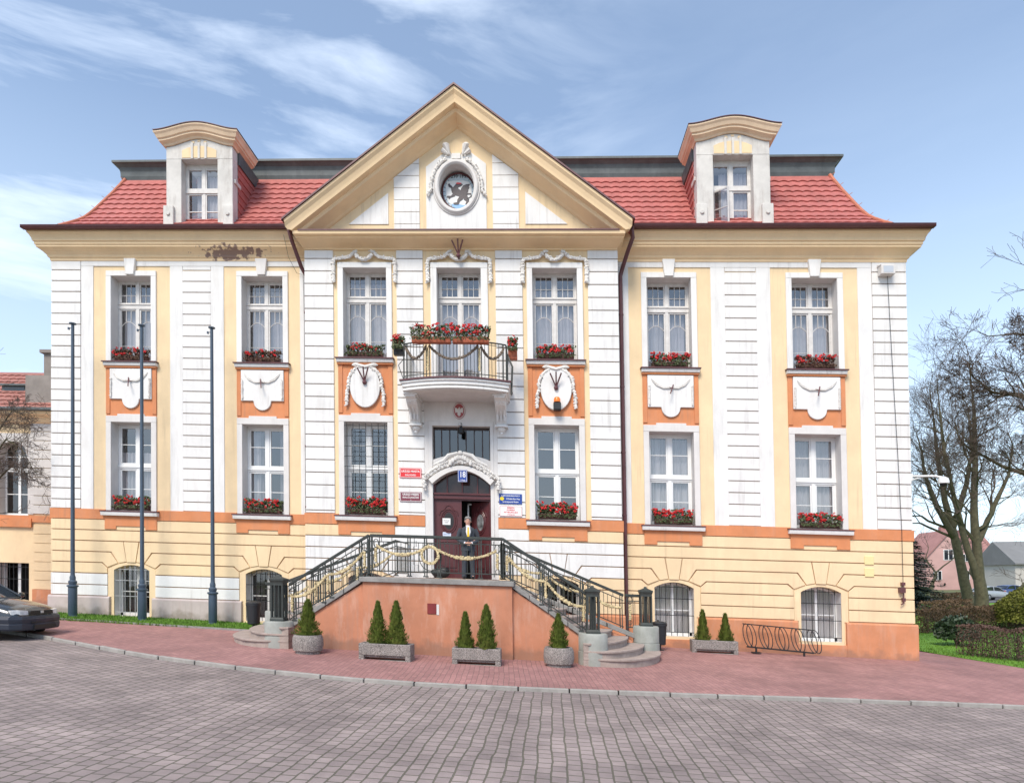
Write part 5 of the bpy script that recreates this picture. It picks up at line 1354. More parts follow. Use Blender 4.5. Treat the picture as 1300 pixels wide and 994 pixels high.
# ================================================================== THUJAS AND PLANTERS
def thuja_mesh(h,r,seed,sharp=1.):
    rg=random.Random(seed); m=MB()
    lob=[rg.uniform(0,6) for _ in range(4)]
    for i in range(3800):
        t=rg.random()**1.25; z=h*(.02+.98*t); a=rg.uniform(0,2*PI)
        rad=r*(1-t)**.75*(1.03+.20*math.sin(a*2+lob[0]+t*6)+.16*math.sin(a*5+lob[1]-t*11)+.13*math.sin(t*26+lob[2]+a*2)+.06*math.sin(t*60+a*3))*(.35+.65*min(1,(t+.06)*7)) 
        rr_=rad*(rg.random()**.35)
        p=Vector((rr_*math.cos(a),rr_*math.sin(a),z)); out_=Vector((math.cos(a),math.sin(a),rg.uniform(1.0,2.6))).normalized()
        sd=Vector((-math.sin(a+rg.uniform(-.8,.8)),math.cos(a),rg.uniform(-.4,.4))).normalized(); L_=.035+.05*rg.random(); w_=.010+.010*rg.random()
        m.poly([tuple(p-sd*w_),tuple(p+sd*w_*.9+out_*L_*.3),tuple(p+out_*L_),tuple(p-sd*w_+out_*L_*.4)])
    return m
def conifer(x,y,z,h,r,seed,label,lean=0):
    t=empty('conifer',(x,y,z),label,'conifer','clipped conifers in stone planters')
    thuja_mesh(h,r,seed).build('crown',THUJA,t,local=True)
    m=MB(); m.tube([(0,0,-.1),(lean,0,h*.5),(0,0,h*.85)],[.025,.018,.006],6); m.build('trunk',BARK,t,local=True); return t
def round_planter(x,y,label,r=.33,h=.42):
    g=G(x,y); t=empty('round_planter',(x,y,g),label,'planter','round concrete planters by the stairs'); m=MB()
    m.lathe([(r-.05,-.06),(r-.05,.05),(r-.0,.07),(r+.02,.20),(r+.01,h-.07),(r-.02,h),(r-.07,h),(r-.09,h-.05),(r-.09,h-.08)],0,0,0,32); m.build('bowl',AGG,t,local=True,smooth=True)
    m=MB(); m.lathe([(r-.085,h-.1),(r-.085,h-.06),(.1,h-.04)],0,0,0,20); m.build('soil',SOIL,t,local=True); return g+h-.08
def rect_planter(x,y,L_,label,rz=0,w=.42,h=.36):
    g=G(x,y); t=empty('rectangular_planter',(x,y,g),label,'planter','rectangular concrete planters'); t.rotation_euler=(0,0,rz); m=MB()
    a=L_/2; b=w/2
    for x0,x1,y0,y1 in ((-a,a,-b,-b+.06),(-a,a,b-.06,b),(-a,-a+.06,-b+.06,b-.06),(a-.06,a,-b+.06,b-.06)): m.box(x0,x1,y0,y1,.10,h)
    for s_ in (-1,1): m.box(s_*a,s_*(a-.12),-b,b,-.08,.0995)
    m.box(-a+.121,a-.121,-b+.02,b-.02,-.08,.0)
    m.box(-a+.05,a-.05,-b+.05,b-.05,.05,.11)
    m.build('trough',AGG,t,local=True,bevel=.012)
    m=MB(); m.box(-a+.06,a-.06,-b+.06,b-.06,.11,h-.05); m.build('soil',SOIL,t,local=True); return g+h-.07
z=round_planter(-3.02,-5.35,'round concrete planter with one conifer beside the left newel base'); conifer(-3.02,-5.35,z,.86,.27,1,'single conifer in the round planter left of the terrace wall')
z=rect_planter(-1.12,-5.62,1.17,'left one of two rectangular planters with conifers before the orange terrace wall',R(-2)); conifer(-1.32,-5.60,z,.98,.22,2,'left conifer of the pair in the left rectangular planter'); conifer(-.90,-5.62,z,.98,.25,3,'right conifer of the pair in the left rectangular planter')
z=rect_planter(.90,-5.52,1.08,'right one of two rectangular planters with conifers before the orange terrace wall',0); conifer(.64,-5.5,z,.84,.19,4,'left shorter conifer of the pair below the right end of the terrace'); conifer(1.12,-5.52,z,1.0,.24,5,'right taller conifer of the pair below the right end of the terrace')
z=round_planter(2.73,-5.15,'round concrete planter with one conifer beside the right front newel base',.33,.43); conifer(2.73,-5.15,z,.80,.22,6,'single conifer in the round planter right of the terrace wall')
z=rect_planter(7.28,-.85,1.28,'rectangular concrete planter with two small conifers against the right wing plinth',R(-2),.42,.36); conifer(6.98,-.85,z,.92,.20,7,'left conifer of the pair in the planter under the right wing'); conifer(7.62,-.85,z,.80,.19,8,'right conifer of the pair in the planter under the right wing')
# ================================================================== FLAGPOLES, BINS, RACK
for i,(x,y,lab) in enumerate(((-12.0,-.85,'leftmost of the three tall blue grey flagpoles, at the corner quoins'),(-9.79,-.85,'middle one of the three tall blue grey flagpoles, before the basement window'),(-7.60,-.8,'rightmost of the three tall blue grey flagpoles, before the white pilaster'))):
    g=G(x,y); t=empty('flagpole',(x,y,g),lab,'flagpole','flagpoles in front of the left wing')
    H=9.02+.0; 
    m=MB(); m.tube([(0,0,1.3),(0,0,H*.45),(0,0,H)],[.062,.055,.045],12); m.build('pole',BLUEP,t,local=True,smooth=True)
    m=MB(); m.lathe([(.18,-.05),(.18,.02),(.12,.04),(.115,.08),(.125,.1),(.125,.92),(.16,.94),(.16,.98),(.10,1.0),(.12,1.06),(.12,1.10),(.08,1.14),(.085,1.22),(.06,1.30),(.06,1.38)],0,0,0,14); m.build('base_sleeve',BLUEP,t,local=True,smooth=True)
    m=MB(); m.lathe([(.05,0),(.10,.02),(.10,.05),(.03,.07)],0,0,H,12); m.tube([(0,0,H-.1),(-.12,-.03,H-.12)],.012,5); m.box(-.13,-.09,-.05,.0,H-.16,H-.09); m.build('finial',BLUEP,t,local=True)
    m=MB(); m.tube([(.05,-.05,1.5),(.065,-.04,H-.1)],.004,4); m.build('halyard',WBRD if False else BLACKM,t,local=True)
def bin_(x,y,label,h=.60,r=.20):
    g=G(x,y); t=empty('litter_bin',(x,y,g),label,'litter bin','black litter bins beside the stairs'); m=MB()
    m.lathe([(r-.05,.16),(r-.03,.18),(r,.70),(r+.015,.70),(r+.015,.76),(r-.02,.78)],0,0,0,20); m.build('drum',PLAST,t,local=True,smooth=True)
    m=MB(); m.tube([(.0,.0,-.05),(.0,0,.2)],.04,8); m.tube([(0,r+.0,-.05),(0,r+.0,.86)],.03,8); m.box(-.1,.1,-.1,.1,-.02,.02); m.build('post',PLAST,t,local=True)
    m=MB(); m.ball((0,0,.775),r+.02,r+.02,.06,14,6)
    m.build('liner_bag',PLAST,t,local=True)
bin_(-6.02,-1.5,'black round litter bin on the grass left of the stairs')
bin_(5.72,-1.0,'black round litter bin behind the right rear newel base')
# bicycle rack
g=G(9.2,-.55); t=empty('bicycle_rack',(9.25,-.55,g),'black metal bicycle rack with spiral hoops by the right basement window','bicycle rack')
m=MB()
slp=lambda x:-.062*x
for s_ in (-1,1): m.tube([(s_*.68,0,.0+slp(s_*.68)),(s_*.68,0,.17+slp(s_*.68))],.03,8); m.box(s_*.68-.12,s_*.68+.12,-.1,.1,-.01+slp(s_*.68),.02+slp(s_*.68))
m.tube([(-.95,0,.15-slp(.95)),(.95,0,.15+slp(.95))],.022,6); m.build('foot_rail',BLACKM,t,local=True)
m=MB(); m.tube([(-.99,.22,.80+.06),(.99,.22,.80-.06)],.016,6); m.build('top_rail',BLACKM,t,local=True)
for i in range(5):
    x=-.88+.46*i; m=MB()
    for q in (0,.11):
        m.tube([(x+q+.105*math.cos(2*PI*k/28)-.03*math.sin(2*PI*k/28),.11-.11*math.cos(2*PI*k/28+.9),.48+.33*math.sin(2*PI*k/28)+slp(x+q)) for k in range(28)],.013,6,closed=True)
    m.build('hoop',BLACKM,t,local=True)
# ================================================================== CAR
CARP=mat('dark_grey_car_paint',(.018,.022,.024),.22,.1,3,spec=.6); CARP.node_tree.nodes['Principled BSDF'].inputs['Coat Weight'].default_value=.8
CARPL=mat('dark_blue_grey_bumper',(.028,.034,.05),.5,.1,4)
CGL=mat('car_glass',(.02,.025,.03),.05,.1,3,spec=.8); CHL=mat('headlight_glass',(.65,.66,.66),.12,.25,14,spec=.8); TYRE=mat('tyre_rubber',(.015,.015,.015),.85,.2,10); RIM=mat('wheel_rim',(.35,.35,.36),.35,.1,5,metal=.7)
def loft(m,rings,cap=True):
    n=len(rings[0]); b=len(m.v)
    for r_ in rings: m.v+=[tuple(p) for p in r_]
    for i in range(len(rings)-1):
        for k in range(n): q=(k+1)%n; m.f.append((b+i*n+k,b+i*n+q,b+(i+1)*n+q,b+(i+1)*n+k))
    if cap: m.f.append(tuple(b+k for k in range(n))[::-1]); m.f.append(tuple(b+(len(rings)-1)*n+k for k in range(n)))
def ring(x,hw,zb,zt,crown=.04,rnd_=.12):
    P=[]
    for s_,pts in ((1,[(hw-.08,zb),(hw,zb+.12),(hw+.01,(zb+zt)*.52),(hw-.02,zt-rnd_),(hw-.10,zt-.03),(hw*.5,zt+crown*.6)]),):
        P=[(x,-a,z) for a,z in pts]+[(x,0,zt+crown)]+[(x,a,z) for a,z in pts[::-1]]
    return P
def sedan(name,loc,rz,label,paint,group=None,bump=CARPL):
    t=empty(name,loc,label,'car',group,rz)
    m=MB(); rs=[ring(2.02,.60,.30,.60,.03),ring(1.98,.72,.26,.70,.03),ring(1.85,.80,.24,.78,.03),ring(1.5,.83,.22,.86,.04),ring(.95,.84,.22,.96,.05),ring(.0,.84,.22,.98,.02),ring(-1.0,.84,.22,.98,.02),ring(-1.6,.82,.24,.97,.03),ring(-1.95,.78,.28,.90,.02),ring(-2.05,.66,.32,.72,.02)]
    loft(m,rs); body=m.build('body',paint,t,local=True,smooth=True)
    sm_=body.modifiers.new('Bevel','SUBSURF'); sm_.levels=1; sm_.render_levels=2
    m=MB(); rc=[(1.02,.70,.97),(.40,.60,1.34),(.0,.57,1.39),(-.7,.57,1.38),(-1.25,.60,1.28),(-1.75,.68,.98)]
    loft(m,[[(x,-hw,.93 if i in(0,5) else .95),(x,-hw,z-.05),(x,-hw+.06,z),(x,hw-.06,z),(x,hw,z-.05),(x,hw,.95)] for i,(x,hw,z) in enumerate(rc)]); m.build('windscreen',CGL,t,local=True,smooth=True)
    m=MB(); loft(m,[[(x,-hw,z-.03),(x,-hw+.05,z+.015),(x,0,z+.045),(x,hw-.05,z+.015),(x,hw,z-.03)] for x,hw,z in ((.38,.62,1.33),(0,.59,1.385),(-.7,.59,1.38),(-1.22,.61,1.29))]); 
    for s_ in (-1,1):
        m.tube([(1.02,s_*.70,.97),(.40,s_*.61,1.33)],.03,5); m.tube([(-.35,s_*.66,.95),(-.35,s_*.59,1.36)],.035,5); m.tube([(-1.72,s_*.68,.98),(-1.22,s_*.61,1.29)],.04,5)
    m.build('roof',paint,t,local=True)
    m=MB(); 
    def fp(o,z): return [(1.62,-.85-o,z),(1.88,-.81-o,z),(2.02+o*.6,-.62-o*.6,z),(2.08+o,-.3,z),(2.10+o,0,z),(2.08+o,.3,z),(2.02+o*.6,.62+o*.6,z),(1.88,.81+o,z),(1.62,.85+o,z)]
    m.sweep([(0,.24),(.03,.28),(.04,.38),(.02,.40),(.03,.42),(.05,.50),(.03,.56),(-.04,.575)],fp); m.build('front_bumper',bump,t,local=True)
    m=MB(); m.box(2.075,2.125,-.42,.42,.42,.44); m.box(2.09,2.14,-.36,.36,.27,.36); m.build('air_intake',BLACKM,t,local=True)
    m=MB(); m.prism([(-.40,.60),(.40,.60),(.38,.69),(-.38,.69)],1.99,2.045,'x'); 
    for k in range(3): m.box(2.03,2.052,-.38,.38,.615+k*.026,.625+k*.026)
    m.build('grille',BLACKM,t,local=True)
    m=MB(); m.box(2.05,2.062,-.05,.05,.625,.685); m.build('badge',STEEL,t,local=True,bevel=.004)
    for s_ in (-1,1):
        m=MB(); loft(m,[[(2.025,s_*.42,.60),(2.02,s_*.42,.69),(1.96,s_*.42,.70)],[(1.985,s_*.62,.60),(1.975,s_*.62,.705),(1.92,s_*.62,.715)],[(1.88,s_*.78,.61),(1.87,s_*.78,.70),(1.80,s_*.76,.71)]]); m.build('headlight',CHL,t,local=True)
        m=MB(); m.prism([(-2.04,.62),(-2.04,.80),(-1.90,.84),(-1.94,.62)],s_*.5,s_*.80,'y') if False else m.box(-2.06,-1.96,s_*.5,s_*.78,.62,.78); m.build('tail_light',REDE,t,local=True)
        m=MB(); m.ball((.85,s_*.95,1.0),.06,.10,.07); m.build('wing_mirror',paint,t,local=True)
        for x in (1.28,-1.25):
            m=MB(); pr_=[(.20,-.09),(.29,-.09),(.305,-.05),(.305,.05),(.29,.09),(.20,.09)]
            b=len(m.v); n=22
            for (r_,yy_) in pr_:
                for k in range(n): a=2*PI*k/n; m.v.append((x+r_*math.cos(a),s_*.76+yy_,.29+r_*math.sin(a)))
            for i in range(5):
                for k in range(n): q=(k+1)%n; m.f.append((b+i*n+k,b+i*n+q,b+(i+1)*n+q,b+(i+1)*n+k))
            wh=m.build('wheel',TYRE,t,local=True,smooth=True)
            m=MB(); 
            m.poly([(x+.21*math.cos(2*PI*k/n),s_*.83,.29+.21*math.sin(2*PI*k/n)) for k in range(n)])
            for k in range(5): a=2*PI*k/5; m.tube([(x,s_*.845,.29),(x+.2*math.cos(a),s_*.84,.29+.2*math.sin(a))],.03,5)
            m.build('rim',RIM,wh,local=True)
    return t
gx,gy=-9.65,-5.0
sedan('parked_car',(-11.72,-5.15,G(-9.9,-5)+.0),R(3),'dark grey saloon car cut off by the left edge, parked at the kerb',CARP)
# ================================================================== PERSON
def build_person(x,y,z):
    t=empty('person',(x,y,z),'grey haired man in dark suit and yellow tie standing before the door, hands clasped','person')
    SKIN=mat('skin',(.62,.34,.25),.55,.08,10); SUIT=mat('dark_grey_suit',(.045,.052,.065),.85,.15,12,.1,90); SHIRT=mat('white_shirt',(.75,.75,.78),.8,.03,8); TIE=mat('yellow_tie',(.85,.55,.01),.5,.1,10); HAIR=mat('grey_hair',(.26,.25,.24),.8,.25,60); SHOE=mat('black_shoes',(.015,.014,.014),.3,.1,5)
    # continuous body grown over a skeleton
    me=bpy.data.meshes.new('body')
    V=[];E=[];Rr=[]
    def v(p,r,pa=None):
        V.append(p); Rr.append(r)
        if pa is not None: E.append((pa,len(V)-1))
        return len(V)-1
    pel=v((0,0,.95),(.13,.09)); w1=v((0,0,1.12),(.12,.085),pel); ch=v((0,0,1.32),(.13,.085),w1); nk=v((0,.0,1.48),(.065,.065),ch); n2=v((0,-.01,1.53),(.055,.06),nk); hd=v((0,-.02,1.60),(.072,.085),n2); h2=v((0,-.02,1.68),(.076,.095),hd); h3=v((0,-.01,1.745),(.05,.06),h2)
    for s_ in (-1,1):
        sh=v((s_*.165,0,1.37),(.04,.04),ch); el=v((s_*.275,.035,1.15),(.028,.028),sh); wr=v((s_*.09,-.20,1.02),(.028,.028),el); pm=v((s_*.03,-.235,1.00),(.036,.026),wr)
        hip=v((s_*.09,0,.86),(.07,.07),pel); kn=v((s_*.11,-.01,.48),(.058,.06),hip); an_=v((s_*.12,.02,.09),(.035,.037),kn); v((s_*.13,-.12,.04),(.04,.03),an_)
    me.from_pydata(V,E,[]); o=bpy.data.objects.new('body',me); col.objects.link(o); o.parent=t; me.materials.append(SKIN)
    o.modifiers.new('Skin','SKIN')
    for i,r_ in enumerate(Rr): me.skin_vertices[0].data[i].radius=r_
    me.skin_vertices[0].data[0].use_root=True
    sb_=o.modifiers.new('Sub','SUBSURF'); sb_.levels=1; sb_.render_levels=2
    def part(name,m,mt,parent=t,smooth=True): return m.build(name,mt,parent,local=True,smooth=smooth)
    # face and fingers
    m=MB(); m.ball((0,-.095,1.635),.014,.022,.026,8,6)
    for s_ in (-1,1): m.ball((s_*.082,-.0,1.64),.014,.022,.034,8,6)
    m.box(-.028,.028,-.106,-.09,1.598,1.603)
    for s_ in (-1,1):
        for k in range(4): m.tube([(s_*.035,-.245,1.025-.019*k),(-s_*.005,-.272,1.018-.019*k),(-s_*.045,-.265,1.005-.019*k)],[.0095,.0095,.007],6)
        m.tube([(s_*.04,-.23,1.03),(s_*.01,-.26,1.048)],.010,6)
    part('hands_and_face',m,SKIN,o)
    m=MB()
    for s_ in (-1,1): m.ball((s_*.032,-.104,1.665),.010,.006,.006,8,4); m.box(s_*.018,s_*.048,-.112,-.098,1.682,1.688)
    part('eyes',m,SHOE,o)
    def rings(m,L_,n=18):
        loft(m,[[(cx+rx*math.cos(2*PI*k/n),cy+ry*math.sin(2*PI*k/n),z_) for k in range(n)] for cx,cy,rx,ry,z_ in L_])
    m=MB(); rings(m,[(0,.012,.085,.10,1.63),(0,.01,.092,.108,1.68),(0,.0,.09,.112,1.73),(0,-.01,.070,.09,1.775),(0,0,.03,.04,1.79)]); 
    for p in m.v: pass
    m.v=[(a,(b if (b>-.02 or c>1.725) else -.02),c) for a,b,c in m.v]; part('hair',m,HAIR)
    m=MB(); rings(m,[(0,0,.205,.135,.80),(0,0,.20,.135,.95),(0,0,.185,.128,1.10),(0,0,.20,.135,1.28),(0,0,.215,.13,1.38),(0,.01,.17,.10,1.455),(0,.01,.085,.075,1.50)])
    for s_ in (-1,1): m.tube([(s_*.185,0,1.425),(s_*.245,.015,1.30),(s_*.295,.04,1.13),(s_*.21,-.09,1.06),(s_*.11,-.19,1.02)],[.075,.072,.062,.056,.046],12)
    jk=part('suit_jacket',m,SUIT)
    m=MB()
    for s_ in (-1,1): m.prism([(s_*.0,1.10),(s_*.075,1.36),(s_*.06,1.49),(s_*.11,1.40),(s_*.095,1.30),(s_*.02,1.08)],-.155,-.128) 
    part('lapel',m,SUIT,jk,False)
    m=MB(); m.prism([(-.012,1.09),(.012,1.09),(.068,1.34),(.055,1.50),(-.055,1.50),(-.068,1.34)],-.147,-.10)
    for s_ in (-1,1): m.tube([(s_*.105,-.195,1.018),(s_*.085,-.21,1.012)],.040,10)
    rings(m,[(0,-.005,.068,.072,1.47),(0,-.01,.062,.07,1.53)]); part('shirt',m,SHIRT)
    m=MB(); m.prism([(-.020,1.47),(.020,1.47),(.015,1.435),(.034,1.15),(0,1.10),(-.034,1.15),(-.015,1.435)],-.162,-.148); part('tie',m,TIE,smooth=False)
    m=MB(); rings(m,[(0,0,.17,.125,.98),(0,0,.175,.13,.86),(0,0,.165,.12,.80)])
    for s_ in (-1,1): rings(m,[(s_*.088,0,.098,.115,.86),(s_*.10,-.005,.085,.095,.62),(s_*.112,-.005,.072,.08,.45),(s_*.122,.01,.068,.075,.2),(s_*.125,.0,.07,.085,.045)],14)
    part('trousers',m,SUIT)
    for s_ in (-1,1):
        m=MB(); m.ball((s_*.13,-.075,.04),.052,.15,.045,12,6); m.box(s_*.13-.045,s_*.13+.045,-.2,.06,0,.02); part('shoe',m,SHOE)
    t.rotation_euler=(0,0,R(8)); t.scale=(1.0,1.0,1.0)
    return t
build_person(.28,-1.5,.05-K*.28)
# black bundle by the door
t=empty('bag',(-.6,-.98,.05+.03),'black bag lying on the terrace floor in front of the left door leaf','bag')
m=MB(); m.ball((0,0,.14),.27,.15,.15,14,8); m.ball((.10,-.01,.22),.17,.12,.10,10,6); m.ball((-.15,.0,.17),.15,.11,.09,10,6); m.build('sack',BLACKM,t,local=True,smooth=True)
m=MB(); m.tube([(-.1,-.1,.25),(0,-.14,.38),(.12,-.1,.36)],.012,5); m.build('strap',BLACKM,t,local=True)
# ================================================================== NEIGHBOURING BUILDING ON THE LEFT
NB=empty('neighbouring_building',(-18,3,-1.5),'low cream building with red tiled roof at the left edge behind the parked car','building')
NW=mat('greyish_plaster_white',(.62,.59,.57),.9,.08,2,.1,50,dirt=.3)  # greyer white plaster for the neighbour's quoins, arches and reveals
y=3.
cs=[-17.13,-21.6]
mb=MB(); hh=[(c-.56,c+.56,1.86,4.62) for c in cs]+[(c-.6,c+.6,-1.3,.1) for c in cs]
wallgrid(mb,y,-27,-13.3,-3,5.7,hh); mb.poly([(-27,14,-3),(-27,3,-3),(-27,3,5.7),(-27,14,5.7)]); mb.build('wall',YEL,NB)
mb=MB()
for h in hh: reveal(mb,*h,y,y+.35)
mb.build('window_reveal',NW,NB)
mb=MB()
for k in range(11): mb.box(-16.45,-13.3,y-.05,y,1.93+k*.34,1.93+k*.34+.315)
for c in cs: mb.box(c-.80,c-.57,y-.04,y,1.9,4.9); mb.box(c+.57,c+.80,y-.04,y,1.9,4.9)
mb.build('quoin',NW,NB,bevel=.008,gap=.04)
mb=MB()
for c in cs:
    n=12
    for i in range(n):
        xa,xb=c-.56+1.12*i/n,c-.56+1.12*(i+1)/n; f=lambda x:4.05+.55*math.sqrt(max(0,1-((x-c)/.56)**2))
        mb.prism([(xa,f(xa)),(xb,f(xb)),(xb,4.9),(xa,4.9)],y-.05,y+.3)
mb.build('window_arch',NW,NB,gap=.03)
mb=MB(); mb.box(-27,-13.3,y-.06,y,1.62,1.86); 
for c in cs: mb.box(c-.75,c+.75,y-.1,y-.061,1.42,1.75)
mb.build('orange_band',ORG,NB)
mb=MB()
for k in range(7): mb.box(-27,cs[1]-.8,y-.04,y,-.84+k*.34,-.84+k*.34+.318); mb.box(cs[1]+.8,cs[0]-.8,y-.04,y,-.84+k*.34,-.84+k*.34+.318); mb.box(cs[0]+.8,-13.3,y-.04,y,-.84+k*.34,-.84+k*.34+.318)
mb.build('base_course',YEL,NB)
mb=MB(); mb.box(-27,cs[1]-.8,y-.1,y,-3,-.85); mb.box(cs[1]+.8,cs[0]-.8,y-.1,y,-3,-.85); mb.box(cs[0]+.8,-13.3,y-.1,y,-3,-.85); mb.build('plinth',PEACH,NB,gap=.03)
mb=MB(); mb.prism([(y-.02,5.25),(y-.12,5.3),(y-.2,5.45),(y-.42,5.55),(y-.45,5.68),(y,5.7)],-27,-13.3,'x'); mb.build('cornice',CORN,NB)
mb=MB(); mb.tube([(-27,y-.5,5.70),(-13.3,y-.5,5.70)],.07,8); mb.build('gutter',ZINC,NB)
mb=MB(); rows=[(y-.45+.26*i,5.72+.21*i) for i in range(11)]; tiles(mb,rows,lambda a,b:(-27,-13.4)); mb.poly([(-27,5.6,7.8),(-13.4,5.6,7.8),(-13.4,9,5.7),(-27,9,5.7)]); mb.build('roof',mat('dull_neighbour_tile',(.36,.15,.12),.75,.25,2.5,.1,30,dirt=.6,dirtcol=(.2,.12,.1)),NB)
mb=MB(); mb.box(-16.6,-15.2,y-.1,y+.9,5.5,7.05); mb.box(-16.2,-15.1,y+.3,y+1.2,7.0,8.0); mb.box(-16.3,-15.0,y+.2,y+1.3,8.0,8.12); mb.build('chimney',mat('sooty_chimney_plaster',(.26,.23,.21),.9,.25,2,.2,40,dirt=.5),NB)
mb=MB(); mb.box(-18.2,-17.2,y+.7,y+1.3,6.5,6.88); mb.prism([(y+.6,6.93),(y+2.4,7.3),(y+2.4,7.25),(y+.6,6.86)],-18.3,-17.1,'x'); mb.build('roof_dormer',ZINC,NB)
mb=MB(); mb.poly([(-18.1,y+.69,6.58),(-17.3,y+.69,6.58),(-17.3,y+.69,6.82),(-18.1,y+.69,6.82)]); mb.build('skylight',CGL,NB)
for c in cs:
    mb=MB()
    for x0,x1 in ((c-.56,c-.50),(c+.50,c+.56),(c-.05,c+.05)): mb.box(x0,x1,y+.28,y+.34,1.86,4.6)
    for z0,z1 in ((1.86,1.95),(3.5,3.65),(2.65,2.68),(4.05,4.08)): mb.box(c-.5,c+.5,y+.281,y+.33,z0,z1)
    w_=mb.build('window',PVC,NB); mb=MB(); mb.poly([(c-.5,y+.31,1.9),(c+.5,y+.31,1.9),(c+.5,y+.31,4.6),(c-.5,y+.31,4.6)]); mb.build('pane',GLASSD,w_)
    mb=MB()
    for x0,x1 in ((c-.6,c-.52),(c+.52,c+.6),(c-.05,c+.05)): mb.box(x0,x1,y+.28,y+.34,-1.3,.1)
    w_=mb.build('basement_window',PVC,NB); mb=MB(); 
    for i in range(8): x=c-.55+1.1*i/7; mb.tube([(x,y+.1,-1.3),(x,y+.1,.1)],.012,5)
    for z in (-1,-.5,-.05): mb.tube([(c-.6,y+.1,z),(c+.6,y+.1,z)],.012,5)
    mb.build('window_bars',BLACKM,w_)
mb=MB(); mb.box(-27,-13.3,y+1.2,y+1.3,-2,5.5); mb.build('interior',DARK,NB)
# ================================================================== TREES
def bare_tree(name,x,y,h,r,seed,label,levels=6,spread=1.,stems=1,lean=(0,0),up=.25,wig=.18,first=.28,group=None,cat='tree',minr=.006,ratio=.74,nch=(2,3),paths=None,sstart=.3,blen=.2,side_n=1):
    rg=random.Random(seed); g=G(x,y); t=empty(name,(x,y,g),label,cat,group)
    tr=MB(); br=MB(); tw_=MB(); cnt=[0]
    def grow(p,d,L,rad,lev):
        cnt[0]+=1
        n=4 if lev<3 else 3; pts=[p.copy()]; rs=[rad]
        r1=max(minr,rad*.62)
        for i in range(n):
            d=(d+Vector((rg.gauss(0,wig),rg.gauss(0,wig),rg.gauss(0,wig)*.7+up*.12))).normalized(); p=p+d*(L/n); pts.append(p.copy()); rs.append(rad+(r1-rad)*(i+1)/n)
        mb_=tr if lev==0 else (br if lev<3 else tw_)
        mb_.tube([tuple(q) for q in pts],rs,10 if lev==0 else (7 if lev<2 else (5 if lev<3 else 3)),cap=lev<2)
        if lev>=levels: return
        k=rg.randint(*nch)+(1 if lev>=3 else 0)
        for j in range(k):
            a=R(rg.uniform(18,52))*spread; ax=Vector((rg.gauss(0,1),rg.gauss(0,1),rg.gauss(0,1))).cross(d)
            if ax.length<.01: continue
            ax.normalize(); nd=(Matrix.Rotation(a,3,ax)@d); nd.z+=up*(.3 if lev<3 else .1); nd.normalize()
            idx=-1 if (j==0 or rg.random()<.45) else rg.choice([-2,-2,-3])
            src=pts[idx]; 
            grow(src,nd,L*ratio*rg.uniform(.75,1.2),rs[idx]*(.80 if j==0 else rg.uniform(.5,.72)),lev+1)
    if paths:
        for P_ in paths:
            pts=[Vector((a_+rg.gauss(0,.03),b_,c_)) for a_,b_,c_,_ in P_]; rs=[q[3] for q in P_]
            fine_=[];fr=[]
            for i in range(len(pts)-1):
                for k in range(5):
                    u=k/5; fine_.append(pts[i].lerp(pts[i+1],u)+Vector((rg.gauss(0,1),rg.gauss(0,1),0))*(.05*rs[i]+.01)); fr.append(rs[i]+(rs[i+1]-rs[i])*u)
            fine_.append(pts[-1]); fr.append(rs[-1])
            tr.tube([tuple(q) for q in fine_],fr,10)
            tot=sum((b-a).length for a,b in zip(fine_,fine_[1:])); acc=0
            for i in range(1,len(fine_)):
                sg=fine_[i]-fine_[i-1]; acc+=sg.length; f_=acc/tot
                if f_<sstart: continue
                for _ in range(side_n if rg.random()<.85 else side_n+1):
                    d=sg.normalized(); a=R(rg.uniform(30,65)); ax=Vector((rg.gauss(0,1),rg.gauss(0,1),rg.gauss(0,1))).cross(d); ax.normalize(); nd=Matrix.Rotation(a,3,ax)@d; nd.z+=up*.3; nd.normalize()
                    grow(fine_[i],nd,tot*blen*(1.15-f_*.75)*rg.uniform(.6,1.1),max(minr*1.3,fr[i]*rg.uniform(.28,.5)),2)
            grow(fine_[-1],(fine_[-1]-fine_[-3]).normalized(),tot*blen*.7,fr[-1],2)
        stems=0
    for s_ in range(stems):
        d=Vector((lean[0]+(s_-(stems-1)/2)*.30,lean[1],1)).normalized()
        grow(Vector(((s_-(stems-1)/2)*r*.8,0,-.2)),d,h*first,r*(1 if stems==1 else .8),0)
    tr.build('trunk',BARK,t,local=True,smooth=True); br.build('limb',BARK,t,local=True,smooth=True); tw_.build('crown',TWIG,t,local=True)
    return t
gt='bare trees in the park on the right'
bare_tree('bare_tree',34.0,31.,16,.40,14,'leaning bare tree nearest the building corner, left of the thickest forked trunk',6,.9,1,up=.3,wig=.16,group=gt,minr=.008,ratio=.78,blen=.20,side_n=1,
  paths=[[(.1,0,-.3,.50),(0,0,.6,.38),(-.7,0,4.6,.29),(-1.4,.1,8.2,.20),(-1.85,.2,11.3,.15),(-2.1,.2,14.4,.06)],[(-.9,0,5.4,.26),(-2.2,-.3,7.6,.2),(-3.0,-.4,9.6,.14),(-3.4,-.3,12.2,.06)],[(-1.,0,6.2,.24),(.2,.3,9.5,.16),(.6,.2,12.,.1),(.5,.2,14.6,.05)]])
